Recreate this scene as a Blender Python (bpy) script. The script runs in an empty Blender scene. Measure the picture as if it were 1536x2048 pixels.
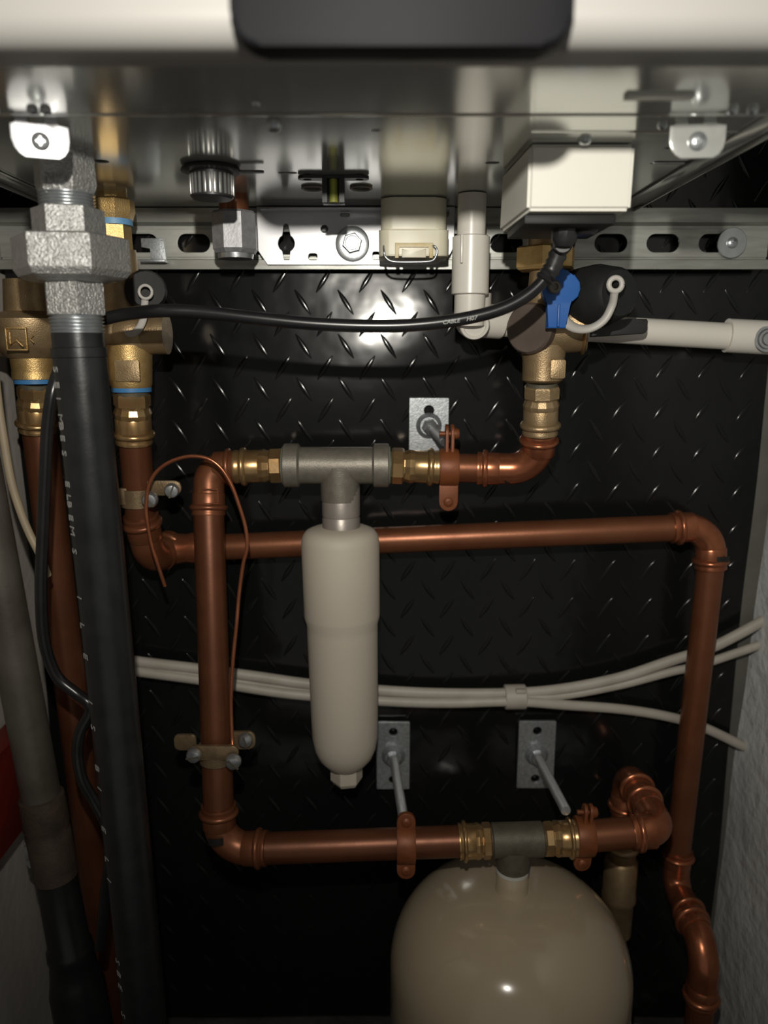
import bpy, bmesh, math, random
from mathutils import Vector, Matrix
random.seed(7)
PI = math.pi
SC = bpy.context.scene
COL = SC.collection

# ---------------------------------------------------------------- camera, world, light, exposure
TH = math.radians(12.0)          # camera looks 12 degrees down
CT, ST = math.cos(TH), math.sin(TH)
F = 1538.0                       # focal length in pixels of the 1536x2048 frame
CZ = 0.765                       # camera height above the floor
H = 0.124                        # boiler bottom above the camera
D = 0.75                         # back wall distance
cam_d = bpy.data.cameras.new('camera')
cam = bpy.data.objects.new('camera', cam_d)
COL.objects.link(cam)
cam.location = (0, 0, CZ)
cam.rotation_euler = (PI / 2 - TH, 0, 0)
cam_d.sensor_fit = 'VERTICAL'
cam_d.sensor_height = 24.0
cam_d.sensor_width = 18.0
cam_d.lens = 24.0 * F / 2048.0
cam_d.clip_start = 0.01
cam_d.clip_end = 20
cam_d.dof.use_dof = True
cam_d.dof.focus_distance = 0.61
cam_d.dof.aperture_fstop = 2.8
SC.camera = cam

SC.view_settings.view_transform = 'Standard'
SC.view_settings.look = 'None'
SC.view_settings.gamma = 1.0
SC.view_settings.use_curve_mapping = False
SC.view_settings.exposure = 0.0

world = bpy.data.worlds.new('dim_room_fill')
SC.world = world
world.use_nodes = True
wb = world.node_tree.nodes['Background']
# dim room ambient, its low front side brightened as added fill for the boiler underside
_wn, _wl = world.node_tree.nodes, world.node_tree.links
_tc = _wn.new('ShaderNodeTexCoord'); _dot = _wn.new('ShaderNodeVectorMath'); _dot.operation = 'DOT_PRODUCT'
_dot.inputs[1].default_value = (0.0, -0.80, -0.60)
_mr = _wn.new('ShaderNodeMapRange'); _mr.inputs['From Min'].default_value = -0.2; _mr.inputs['From Max'].default_value = 1.0
_mr.inputs['To Min'].default_value = 0.03; _mr.inputs['To Max'].default_value = 0.20
_wl.new(_tc.outputs['Generated'], _dot.inputs[0]); _wl.new(_dot.outputs['Value'], _mr.inputs['Value'])
_wl.new(_mr.outputs['Result'], wb.inputs['Strength'])
wb.inputs['Color'].default_value = (1.0, 0.98, 0.93, 1)

lamp_d = bpy.data.lights.new('torch', 'SPOT')
lamp_d.energy = 14
lamp_d.color = (1.0, 0.955, 0.86)
lamp_d.spot_size = math.radians(150)
lamp_d.spot_blend = 1.0
lamp_d.shadow_soft_size = 0.006
lamp = bpy.data.objects.new('torch', lamp_d)
COL.objects.link(lamp)
lamp.location = (-0.01, 0.0, CZ + 0.129)
lamp.rotation_euler = (Vector((0.09, 0.75, 0.08)).to_track_quat('-Z', 'Y')).to_euler()

# ---------------------------------------------------------------- measuring helpers
def P(px, py, Y):
    """the point of the place seen at (px,py) in the photograph when it stands Y metres in front of the camera"""
    v = (py - 1024) / F
    t = Y / (CT - v * ST)
    return Vector(((px - 768) / F * t, Y, CZ - (v * CT + ST) * t))
def M(wpx, py, Y):
    """metres covered by wpx pixels at that height and distance"""
    v = (py - 1024) / F
    return wpx / F * Y / (CT - v * ST)
def zat(py, Y): return P(768, py, Y).z
def Yb(py):
    """distance at which the boiler's bottom plate is seen at height py"""
    v = (py - 1024) / F
    return H / (-(v * CT + ST)) * (CT - v * ST)

# ---------------------------------------------------------------- materials
def nodes(name):
    m = bpy.data.materials.new(name); m.use_nodes = True
    nt = m.node_tree
    return m, nt, nt.nodes['Principled BSDF']
def mat(name, c, rough=0.5, metal=0.0, c2=None, scale=40, bump=0.0, bscale=200, bdist=0.001, coat=0, spec=0.5,
        rvar=0.0, detail=4, stretch=None, trans=0, sss=0, alpha=1):
    m, nt, b = nodes(name)
    N, L = nt.nodes, nt.links
    tc = N.new('ShaderNodeTexCoord')
    src = tc.outputs['Object']
    if stretch:
        mp = N.new('ShaderNodeMapping'); mp.inputs['Scale'].default_value = stretch
        L.new(src, mp.inputs['Vector']); src = mp.outputs['Vector']
    b.inputs['Roughness'].default_value = rough
    b.inputs['Metallic'].default_value = metal
    b.inputs['Specular IOR Level'].default_value = spec
    b.inputs['Coat Weight'].default_value = coat
    b.inputs['Transmission Weight'].default_value = trans
    b.inputs['Alpha'].default_value = alpha
    if sss:
        b.inputs['Subsurface Weight'].default_value = sss
        b.inputs['Subsurface Radius'].default_value = (.01, .008, .006)
    n = N.new('ShaderNodeTexNoise'); n.inputs['Scale'].default_value = scale; n.inputs['Detail'].default_value = detail
    L.new(src, n.inputs['Vector'])
    r = N.new('ShaderNodeValToRGB')
    c2 = c2 or tuple(x * .82 for x in c)
    r.color_ramp.elements[0].position = .35; r.color_ramp.elements[1].position = .68
    r.color_ramp.elements[0].color = (*c, 1); r.color_ramp.elements[1].color = (*c2, 1)
    L.new(n.outputs['Fac'], r.inputs['Fac'])
    L.new(r.outputs['Color'], b.inputs['Base Color'])
    if rvar:
        mr = N.new('ShaderNodeMapRange')
        mr.inputs['To Min'].default_value = max(0.02, rough - rvar); mr.inputs['To Max'].default_value = rough + rvar
        L.new(n.outputs['Fac'], mr.inputs['Value']); L.new(mr.outputs['Result'], b.inputs['Roughness'])
    if bump:
        n2 = N.new('ShaderNodeTexNoise'); n2.inputs['Scale'].default_value = bscale; n2.inputs['Detail'].default_value = 3
        L.new(src, n2.inputs['Vector'])
        bp = N.new('ShaderNodeBump'); bp.inputs['Strength'].default_value = bump; bp.inputs['Distance'].default_value = bdist
        L.new(n2.outputs['Fac'], bp.inputs['Height']); L.new(bp.outputs['Normal'], b.inputs['Normal'])
    return m
COPPER = mat('copper', (.225, .085, .040), .38, .6, (.18, .06, .026), 30, .12, 300, .0004, rvar=.08)
CLAMPB = mat('aged_clamp_brass', (.26, .185, .105), .42, .6, (.18, .125, .07), 90, .5, 600, .0005)
COPPER_SHADE = mat('shaded_copper', (.155, .055, .025), .4, .55, (.11, .037, .016), 30, .12, 300, .0004, rvar=.08)  # same copper, weaker light on the left pipes put into a darker colour
COPPER_B = mat('bright_copper', (.44, .16, .078), .27, .78, (.32, .105, .05), 50, .12, 250, .0005, rvar=.06)
COPPER_P = mat('copper_coated_iron', (.21, .062, .018), .5, .25, (.15, .043, .013), 60, .2, 300, .0004)
BRASS = mat('yellow_brass', (.46, .31, .15), .28, .82, (.38, .22, .09), 60, .12, 250, .0005, rvar=.06)
BRASS_C = mat('cast_brass', (.40, .29, .165), .42, .72, (.32, .22, .115), 90, .5, 900, .0005)
BRASS_G = mat('sandy_brass', (.62, .43, .19), .4, .8, (.52, .34, .13), 120, .6, 1100, .0005)
IRON = mat('galvanised_cast_iron', (.46, .46, .45), .42, .75, (.34, .34, .33), 220, 1.0, 600, .0012, rvar=.12)
ZINC = mat('zinc_plated_steel', (.52, .54, .55), .32, .85, (.40, .42, .44), 90, .2, 500, .0004, rvar=.1)
GALV = mat('spangled_galvanised_steel', (.46, .48, .5), .36, .7, (.3, .32, .33), 330, .3, 700, .0005, rvar=.1)
RAILM = mat('dull_galvanised_rail', (.44, .45, .42), .42, .7, (.33, .33, .3), 30, .15, 300, .0004, rvar=.1, stretch=(1, 6, 6))
MIRROR = mat('shiny_boiler_sheet_steel', (.62, .63, .60), .15, .62, (.58, .59, .56), 8, .05, 14, .0015, rvar=.03)
PLATE = mat('bright_bracket_steel', (.58, .58, .60), .40, .72, (.56, .56, .58), 12, .05, 60, .0005, rvar=.05)
GUN = mat('gunmetal', (.20, .18, .15), .46, .45, (.16, .145, .12), 150, .4, 800, .0004)
GUN_D = mat('dark_tarnished_gunmetal', (.12, .105, .075), .55, .35, (.085, .075, .055), 120, .4, 700, .0004)
FILTER = mat('matt_ivory_paint', (.47, .42, .345), .6, 0, (.44, .395, .325), 12, .12, 500, .0003)
NICKEL = mat('dull_nickel', (.34, .30, .27), .4, .5, (.30, .27, .24), 70, .2, 500, .0003)
TANKM = mat('glossy_cream_enamel', (.40, .325, .225), .16, 0, (.38, .31, .215), 6, .04, 60, .0005, coat=.5)
WPLAS = mat('white_plastic', (.66, .63, .57), .3, 0, (.63, .6, .54), 20)
IVORY = mat('ivory_plastic', (.68, .65, .52), .38, 0, (.64, .60, .46), 60)
YELLOWED = mat('yellowed_plastic', (.62, .54, .35), .45, 0, (.55, .42, .18), 90)
COVER = mat('white_boiler_enamel', (.27, .262, .25), .5, 0, (.26, .252, .24), 6)
BOXW = mat('white_painted_box', (.66, .645, .58), .45, 0, (.645, .63, .565), 20)
PANELB = mat('matt_black_panel', (.006, .006, .0075), .6, 0, (.007, .007, .0085), 20, spec=.12)
BLACKP = mat('black_plastic', (.012, .012, .013), .4, 0, (.016, .016, .016), 60, .08, 400, .0004)
BLACKC = mat('black_cable_sheath', (.008, .008, .009), .28, 0, (.012, .012, .013), 60, .05, 400, .0002)
BLACKPIPE = mat('black_lacquered_steel', (.011, .012, .013), .33, .1, (.016, .017, .018), 60, .12, 350, .0006, rvar=.06)
CAPB = mat('dark_grey_rubber', (.011, .012, .012), .55, 0, (.016, .016, .016), 60, spec=.25)
BLUE = mat('blue_plastic', (.02, .105, .36), .35, 0, (.018, .095, .33), 30)
BLUES = mat('blue_thread_seal', (.12, .30, .55), .5, 0, (.2, .38, .55), 80)
STRAP = mat('translucent_grey_plastic', (.46, .44, .41), .42, 0, (.42, .40, .37), 30)
TECABLE = mat('pale_grey_cable_sheath', (.42, .385, .34), .5, 0, (.36, .33, .28), 45, .2, 200, .0006)
BEIGE = mat('beige_cable_sheath', (.32, .26, .17), .5, 0, (.28, .22, .15), 45)
REDM = mat('red_plastic', (.16, .014, .008), .5, 0, (.12, .011, .006), 30)
GREYPIPE = mat('weathered_grey_steel', (.13, .12, .10), .45, .4, (.08, .07, .055), 22, .3, 180, .0008)
RUST = mat('brown_rusty_iron', (.085, .06, .042), .6, .3, (.05, .038, .028), 60, .5, 300, .001)
PLASTER = mat('rough_painted_plaster', (.62, .63, .62), .85, 0, (.48, .49, .48), 9, .9, 60, .004, detail=8, spec=.2)
PLASTER_L = mat('smooth_grey_plaster', (.45, .415, .375), .85, 0, (.38, .35, .315), 6, .4, 80, .002, spec=.2)
CEMENT = mat('dusty_cement', (.05, .047, .042), .9, 0, (.03, .028, .025), 25, .8, 120, .003)
CHIPM = mat('white_plaster_crumb', (.6, .59, .55), .8, 0, (.4, .39, .36), 90, .6, 300, .002)
PANELM = mat('black_gloss_tread_plate', (.0055, .006, .0065), .15, 0, (.008, .008, .008), 5, .40, 11, .004, rvar=.05, spec=.34)
VOIDM = mat('dark_inside_of_boiler', (.012, .012, .012), .8)
YELCORE = mat('yellow_green_plastic', (.35, .36, .06), .5)
LABEL = mat('black_printed_mark', (.012, .01, .008), .5)
WHITEINK = mat('white_print', (.36, .36, .34), .5)
INK = mat('faint_grey_stamp', (.16, .15, .14), .5)
PTFE = mat('white_thread_tape', (.5, .5, .46), .6)
TAPE = mat('blue_painted_seal', (.05, .2, .45), .5)

# ---------------------------------------------------------------- mesh builder
def frame(d):
    d = d.normalized()
    a = Vector((0, 0, 1)) if abs(d.z) < .9 else Vector((1, 0, 0))
    x = a.cross(d).normalized()
    return x, d.cross(x).normalized(), d
def smooth_path(pts, n=8):
    out = []
    Q = [pts[0] * 2 - pts[1]] + list(pts) + [pts[-1] * 2 - pts[-2]]
    for i in range(1, len(Q) - 2):
        p0, p1, p2, p3 = Q[i - 1:i + 3]
        for k in range(n):
            t = k / n
            out.append(.5 * ((2 * p1) + (p2 - p0) * t + (2 * p0 - 5 * p1 + 4 * p2 - p3) * t * t + (3 * p1 - p0 - 3 * p2 + p3) * t ** 3))
    out.append(pts[-1])
    return out
def arc_path(a, c, b, R, n=10):
    """from a straight towards c, round a bend of radius R, on to b"""
    u, w = (a - c).normalized(), (b - c).normalized()
    ang = u.angle(w)
    L = R / math.tan(ang / 2)
    L = min(L, (a - c).length * .98, (b - c).length * .98)
    R = L * math.tan(ang / 2)
    o = c + (u + w).normalized() * (R / math.sin(ang / 2))
    s, e = (c + u * L) - o, (c + w * L) - o
    tot = s.angle(e)
    ax = s.cross(e).normalized()
    pts = [a]
    for i in range(n + 1):
        pts.append(o + Matrix.Rotation(tot * i / n, 3, ax) @ s)
    pts.append(b)
    return pts
class MB:
    def __init__(self): self.bm = bmesh.new()
    def ring_faces(self, rings, closed=True, caps=True):
        n = len(rings[0])
        for i in range(len(rings) - 1):
            for k in range(n):
                self.bm.faces.new((rings[i][k], rings[i][(k + 1) % n], rings[i + 1][(k + 1) % n], rings[i + 1][k]))
        if caps:
            self.bm.faces.new(list(reversed(rings[0])))
            self.bm.faces.new(rings[-1])
    def tube(self, pts, r, n=20, caps=True, sx=1.0):
        pts = [Vector(p) for p in pts]
        q = [pts[0]]
        for p in pts[1:]:
            if (p - q[-1]).length > 1e-6: q.append(p)
        pts = q
        rr = r if isinstance(r, (list, tuple)) else [r] * len(pts)
        x, y, _ = frame(pts[1] - pts[0])
        rings = []
        for i, p in enumerate(pts):
            if i == 0: d = pts[1] - pts[0]
            elif i == len(pts) - 1: d = pts[-1] - pts[-2]
            else: d = (pts[i + 1] - p).normalized() + (p - pts[i - 1]).normalized()
            d.normalize()
            x = (x - d * x.dot(d)).normalized(); y = d.cross(x)
            R = rr[min(i, len(rr) - 1)]
            rings.append([self.bm.verts.new(p + x * (R * sx * math.cos(2 * PI * k / n)) + y * (R * math.sin(2 * PI * k / n))) for k in range(n)])
        self.ring_faces(rings, caps=caps)
        return self
    def lathe(self, o, d, prof, n=32, rot=0.0, caps=True):
        """profile = [(distance along d, radius)]"""
        x, y, d = frame(Vector(d))
        if rot: x, y = x * math.cos(rot) + y * math.sin(rot), y * math.cos(rot) - x * math.sin(rot)
        o = Vector(o)
        rings = [[self.bm.verts.new(o + d * t + x * (max(r, 1e-5) * math.cos(2 * PI * k / n)) + y * (max(r, 1e-5) * math.sin(2 * PI * k / n))) for k in range(n)] for t, r in prof]
        self.ring_faces(rings, caps=caps)
        return self
    def cyl(self, a, b, r, n=24, r2=None):
        a, b = Vector(a), Vector(b)
        L = (b - a).length
        return self.lathe(a, b - a, [(0, r), (L, r if r2 is None else r2)], n)
    def box(self, c, s, rot=None, bev=0.0):
        r = bmesh.ops.create_cube(self.bm, size=1)
        vs = r['verts']
        mt = Matrix.Translation(Vector(c)) @ (rot.to_4x4() if rot else Matrix.Identity(4)) @ Matrix.Diagonal((*s, 1))
        bmesh.ops.transform(self.bm, matrix=mt, verts=vs)
        if bev:
            es = list({e for v in vs for e in v.link_edges})
            bmesh.ops.bevel(self.bm, geom=es, offset=bev, segments=2, affect='EDGES', profile=.5)
        return self
    def sphere(self, c, r, s=(1, 1, 1), rot=None, n=20):
        v = bmesh.ops.create_uvsphere(self.bm, u_segments=n, v_segments=n // 2, radius=r)['verts']
        bmesh.ops.transform(self.bm, matrix=Matrix.Translation(Vector(c)) @ (rot.to_4x4() if rot else Matrix.Identity(4)) @ Matrix.Diagonal((*s, 1)), verts=v)
        return self
    def prism(self, o, ex, ey, ez, outline, t, bev=0.0):
        """outline in the ex,ey plane, extruded t along ez"""
        o, ex, ey, ez = Vector(o), Vector(ex).normalized(), Vector(ey).normalized(), Vector(ez).normalized()
        A = [self.bm.verts.new(o + ex * a + ey * b) for a, b in outline]
        B = [self.bm.verts.new(o + ex * a + ey * b + ez * t) for a, b in outline]
        n = len(A)
        fs = [self.bm.faces.new(A), self.bm.faces.new(list(reversed(B)))]
        for k in range(n):
            fs.append(self.bm.faces.new((A[k], B[k], B[(k + 1) % n], A[(k + 1) % n])))
        if bev:
            es = [e for e in fs[0].edges] + [e for e in fs[1].edges]
            bmesh.ops.bevel(self.bm, geom=es, offset=bev, segments=3, affect='EDGES', profile=.5)
        return self
def rrect(w, h, r, cx=0, cy=0, n=6):
    pts = []
    for qx, qy, a0 in ((1, 1, 0), (-1, 1, PI / 2), (-1, -1, PI), (1, -1, 1.5 * PI)):
        for k in range(n + 1):
            a = a0 + PI / 2 * k / n
            pts.append((cx + qx * (w / 2 - r) + r * math.cos(a), cy + qy * (h / 2 - r) + r * math.sin(a)))
    return pts
def circ(cx, cy, r, n=24): return [(cx + r * math.cos(2 * PI * k / n), cy + r * math.sin(2 * PI * k / n)) for k in range(n)]

def link_mesh(name, me, m, parent, angle=35):
    me.materials.clear(); me.materials.append(m)
    me.name = name
    for p in me.polygons: p.use_smooth = True
    me.set_sharp_from_angle(angle=math.radians(angle))
    o = bpy.data.objects.new(name, me)
    COL.objects.link(o)
    root = parent
    if parent is not None:
        while root.parent: root = root.parent
        me.transform(Matrix.Translation(-root.location))
        o.parent = parent
    else:
        vs = [v.co for v in me.vertices]
        c = Vector(((min(v.x for v in vs) + max(v.x for v in vs)) / 2, (min(v.y for v in vs) + max(v.y for v in vs)) / 2, min(v.z for v in vs)))
        me.transform(Matrix.Translation(-c))
        o.location = c
    return o
def part(name, mb, m, parent=None, angle=35, label=None):
    bmesh.ops.recalc_face_normals(mb.bm, faces=mb.bm.faces)
    me = bpy.data.meshes.new(name)
    mb.bm.to_mesh(me); mb.bm.free()
    o = link_mesh(name, me, m, parent, angle)
    if label: o['label'] = label
    return o
def sheet(name, o, ex, ey, ez, outline, holes, t, m, parent=None, bev=0.0):
    """flat plate with real holes in it"""
    cu = bpy.data.curves.new(name, 'CURVE'); cu.dimensions = '2D'; cu.fill_mode = 'BOTH'
    cu.extrude = t / 2; cu.bevel_depth = bev
    for pl in [outline] + holes:
        s = cu.splines.new('POLY'); s.points.add(len(pl) - 1)
        for i, (a, b) in enumerate(pl): s.points[i].co = (a, b, 0, 1)
        s.use_cyclic_u = True
    tmp = bpy.data.objects.new(name, cu); COL.objects.link(tmp)
    me = bpy.data.meshes.new_from_object(tmp.evaluated_get(bpy.context.evaluated_depsgraph_get()))
    COL.objects.unlink(tmp); bpy.data.objects.remove(tmp)
    ex, ey, ez = Vector(ex).normalized(), Vector(ey).normalized(), Vector(ez).normalized()
    mt = Matrix.Identity(4)
    for i in range(3):
        mt[i][0], mt[i][1], mt[i][2], mt[i][3] = ex[i], ey[i], ez[i], Vector(o)[i]
    me.transform(mt)
    return link_mesh(name, me, m, parent, 30)
def lettering(name, txt, o, ex, ey, size, t, m, parent, spacing=1.0):
    cu = bpy.data.curves.new(name, 'FONT'); cu.body = txt; cu.size = size; cu.extrude = t
    cu.align_x = 'CENTER'; cu.align_y = 'CENTER'; cu.space_character = spacing; cu.resolution_u = 2
    tmp = bpy.data.objects.new(name, cu); COL.objects.link(tmp)
    me = bpy.data.meshes.new_from_object(tmp.evaluated_get(bpy.context.evaluated_depsgraph_get()))
    COL.objects.unlink(tmp); bpy.data.objects.remove(tmp)
    ex, ey = Vector(ex).normalized(), Vector(ey).normalized(); ez = ex.cross(ey)
    mt = Matrix.Identity(4)
    for i in range(3):
        mt[i][0], mt[i][1], mt[i][2], mt[i][3] = ex[i], ey[i], ez[i], Vector(o)[i]
    me.transform(mt)
    return link_mesh(name, me, m, parent, 30)
def thing(name, label, cat, loc, group=None):
    o = bpy.data.objects.new(name, None); COL.objects.link(o)
    o.empty_display_size = .02
    o.location = Vector(loc); o['label'] = label; o['category'] = cat
    if group: o['group'] = group
    return o
def tag(o, label, cat, group=None):
    o['label'] = label; o['category'] = cat
    if group: o['group'] = group
    return o
def struct(o):
    o['kind'] = 'structure'; return o
X3, Y3, Z3 = Vector((1, 0, 0)), Vector((0, 1, 0)), Vector((0, 0, 1))

# ---------------------------------------------------------------- the setting
def grid_wall(name, o, ex, ey, w, h, nx, ny, amp, m, thick, nrm):
    mb = MB(); o, ex, ey, nrm = Vector(o), Vector(ex), Vector(ey), Vector(nrm)
    rnd = random.Random(name)
    ph = [(rnd.uniform(8, 40), rnd.uniform(8, 40), rnd.uniform(0, 6)) for _ in range(6)]
    V = []
    for j in range(ny + 1):
        row = []
        for i in range(nx + 1):
            a, b = w * i / nx, h * j / ny
            d = sum(math.sin(a * p + b * q * (1 if k % 2 else -1) + r) for k, (p, q, r) in enumerate(ph)) / 6 * amp
            row.append(mb.bm.verts.new(o + ex * a + ey * b + nrm * d))
        V.append(row)
    for j in range(ny):
        for i in range(nx): mb.bm.faces.new((V[j][i], V[j][i + 1], V[j + 1][i + 1], V[j + 1][i]))
    # closed back, so the wall has its thickness
    B = [mb.bm.verts.new(o + ex * a + ey * b - nrm * thick) for a, b in ((0, 0), (w, 0), (w, h), (0, h))]
    mb.bm.faces.new(B)
    bot = V[0]; top = V[-1]; lef = [r[0] for r in V]; rig = [r[-1] for r in V]
    mb.bm.faces.new(bot + [B[1], B[0]]); mb.bm.faces.new(list(reversed(top)) + [B[3], B[2]])
    mb.bm.faces.new(list(reversed(lef)) + [B[0], B[3]]); mb.bm.faces.new(rig + [B[2], B[1]])
    return struct(part(name, mb, m, None, 60))
grid_wall('wall_right', (.3690, .765, -.03), (0, -1, 0), (.022, 0, .9998), .75, 1.75, 60, 140, .004, PLASTER, .10, (-1, 0, 0))
grid_wall('wall_left', (-.36, .765, -.03), (0, -1, 0), (0, 0, 1), .75, 1.75, 30, 60, .002, PLASTER_L, .10, (1, 0, 0))
struct(part('wall_back', MB().box((0, .80, .845), (1.1, .06, 1.75)), PLASTER_L))
struct(part('floor', MB().box((0, .40, -.03), (1.1, .85, .06)), CEMENT))

# black tread plate: a slightly bowed sheet with raised bars
mb = MB()
x0, x1, z0, z1 = -.355, .367, .006, 1.25
nx, nz = 70, 120
def bow(x, z):
    return .0028 * math.sin((z - .80) * 14) + .0010 * math.sin(x * 9 + .6) + .0006 * math.sin(z * 31 - x * 23)
front = [[mb.bm.verts.new((x0 + (x1 - x0) * i / nx, D + bow(x0 + (x1 - x0) * i / nx, z0 + (z1 - z0) * j / nz), z0 + (z1 - z0) * j / nz)) for i in range(nx + 1)] for j in range(nz + 1)]
for j in range(nz):
    for i in range(nx): mb.bm.faces.new((front[j][i], front[j][i + 1], front[j + 1][i + 1], front[j + 1][i]))
B = [mb.bm.verts.new((a, D + .012, b)) for a, b in ((x0, z0), (x1, z0), (x1, z1), (x0, z1))]
mb.bm.faces.new(B)
mb.bm.faces.new(front[0] + [B[1], B[0]]); mb.bm.faces.new(list(reversed(front[-1])) + [B[3], B[2]])
mb.bm.faces.new([r[0] for r in reversed(front)] + [B[0], B[3]]); mb.bm.faces.new([r[-1] for r in front] + [B[2], B[1]])
def tread_bar(x, z, ang):
    L, Wd, hh = .0150, .0028, .0009
    c, s = math.cos(ang), math.sin(ang)
    st = []
    qs = [-1, -.72, -.38, 0, .38, .72, 1]
    for t, w_, h_ in ((-1, .04, .0), (-.86, .30, .25), (-.55, .72, .72), (-.2, 1, 1), (.2, 1, 1), (.55, .72, .72), (.86, .30, .25), (1, .04, .0)):
        ring = []
        for q in qs:
            u, w2 = t * L, q * Wd * w_
            xx, zz = x + u * c - w2 * s, z + u * s + w2 * c
            prof_ = math.cos(q * PI / 2) ** .8 if abs(q) < 1 else 0
            ring.append(mb.bm.verts.new((xx, D + bow(xx, zz) - hh * h_ * prof_ + (.0003 if prof_ == 0 or h_ == 0 else 0), zz)))
        st.append(ring)
    for i in range(len(st) - 1):
        for k in range(len(qs) - 1): mb.bm.faces.new((st[i][k], st[i][k + 1], st[i + 1][k + 1], st[i + 1][k]))
S = .0405
j = 0
z = z0 + .012
while z < 1.0:
    x = x0 + .015
    while x < x1 - .012:
        tread_bar(x, z, math.radians(57))
        if x + S / 2 < x1 - .012: tread_bar(x + S / 2, z + S / 2, math.radians(-57))
        x += S
    z += S
panel = tag(part('tread_plate_panel', mb, PANELM, None, 50), 'black glossy diamond tread plate sheet covering the wall behind the pipework', 'wall panel')

# strip of bare edge trim between the tread plate and the right wall
struct(part('trim_1', MB().box((.378, .757, .62), (.020, .010, 1.22), Matrix.Rotation(.012, 3, 'Y'), .002), mat('pale_edge_filler', (.11, .105, .09), .7)))

# crumbs on the floor in front of the plate
for k, (px, s) in enumerate(((1263, .010), (1300, .008), (1352, .0135))):
    yy = .735 - .01 * k
    x = (px - 768) / F * .905
    mb = MB().sphere((x, yy, s * .42), s, (1, .8, .5), n=12)
    for v in mb.bm.verts: v.co += Vector((random.uniform(-1, 1), random.uniform(-1, 1), random.uniform(-.4, .6))) * s * .13
    tag(part('plaster_crumb', mb, CHIPM, None, 80),
        ['small plaster crumb on the floor nearest the cream tank', 'middle one of the three plaster crumbs on the floor', 'largest plaster crumb on the floor, beside the lower right copper pipe'][k], 'plaster crumb', 'crumbs on the floor below the tread plate')

# ---------------------------------------------------------------- boiler
bz = CZ + H
bx0, bx1 = -.290, .2235
boiler = thing('boiler', 'wall hung boiler seen from below, white front, shiny steel underside', 'boiler', ((bx0 + bx1) / 2, .55, bz))
def cxz(px, py, Y): p = P(px, py, Y); return p.x, p.y
def onb(px, py):
    Y = Yb(py); p = P(px, py, Y); return p.x, Y
# underside plate with holes
holes = []
for px, py, w, d in ((1345, 325, .030, .011), (1335, 296, .006, .006), (752, 260, .006, .005), (200, 322, .012, .010), (575, 345, .014, .007), (1452, 225, .010, .006), (985, 325, .010, .008)):
    x, y = onb(px, py)
    holes.append(rrect(w, d, min(w, d) * .45, x, y))
yF, yB = .352, D - .008
outl = [(bx0 + .014, yF), (bx1 - .014, yF), (bx1, yF + .02), (bx1, yB), (bx0, yB), (bx0, yF + .02)]
bp = sheet('bottom_plate', (0, 0, bz + .0008), X3, Y3, Z3, outl, holes, .0016, MIRROR, boiler, .0002)
bp['label'] = 'shiny steel underside with punched slots'
# folds pressed in the plate
for py, xa, xb in ((229, -.262, bx1 - .01), (263, .086, bx1 - .015), (421, bx0 + .01, bx1 - .01)):
    Y = Yb(py)
    m_ = MB().prism((xa, Y, bz + .0003), Y3, Z3, X3, [(-.003, 0), (-.0012, -.0011), (.0012, -.0011), (.003, 0)], xb - xa)
    part('pressed_fold', m_, MIRROR, bp)
# side flanges folded down and outward
for s, xx in ((-1, bx0), (1, bx1)):
    m_ = MB().box((xx + s * .0008, (yF + yB) / 2 + .01, bz + .002), (.0016, yB - yF - .02, .012), bev=.0005)
    m_.box((xx - s * .010, (yF + yB) / 2 + .01, bz - .0012), (.014, yB - yF - .03, .0016), bev=.0005)
    part('side_flange', m_, MIRROR, boiler)
# inner case coloured near black for the darkness seen through the holes
m_ = MB().box(((bx0 + bx1) / 2, (yF + yB) / 2, bz + .36), (bx1 - bx0 - .002, yB - yF - .002, .68))
part('inner_case', m_, VOIDM, boiler)
# white front cover with rounded lower edge
cyf = .344
prof = []
for k in range(9):
    a = PI / 2 * k / 8
    prof.append((.012 - .012 * math.sin(a), .012 - .012 * math.cos(a)))   # (y from the front, z from the bottom)
prof = [(yy_ , zz_) for yy_, zz_ in prof]
cov = [(.030, 0.0)] + prof + [(0, .34), (.030, .34)]
m_ = MB().prism((bx0 - .008, cyf, bz - .002), Y3, Z3, X3, cov, bx1 - bx0 + .016)
fc = part('front_cover', m_, COVER, boiler, 50); fc['label'] = 'white enamelled front cover'
# black control panel standing proud of the cover
a, b = P(464, 96, .336), P(1141, 96, .336)
w_ = b.x - a.x
m_ = MB().prism(((a.x + b.x) / 2, .3335, a.z), X3, Z3, Y3, [(px_, pz_ + .075) for px_, pz_ in rrect(w_, .15, .012)], .016, .0022)
part('control_panel', m_, PANELB, boiler, 50, 'black control panel in the white cover')

def pozi_screw(c, d, r, m, parent, name='screw', h=None):
    h = h or r * .5
    x, y, d = frame(Vector(d))
    m_ = MB().lathe(c, d, [(0, r), (h * .35, r), (h * .8, r * .75), (h, r * .35), (h * .75, r * .3), (h * .7, 0)], 20)
    m_.box(Vector(c) + d * h * .92, (r * .9, r * .16, h * .12), Matrix((x, y, d)).transposed())
    m_.box(Vector(c) + d * h * .92, (r * .16, r * .9, h * .12), Matrix((x, y, d)).transposed())
    return part(name, m_, m, parent, 40)
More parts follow.
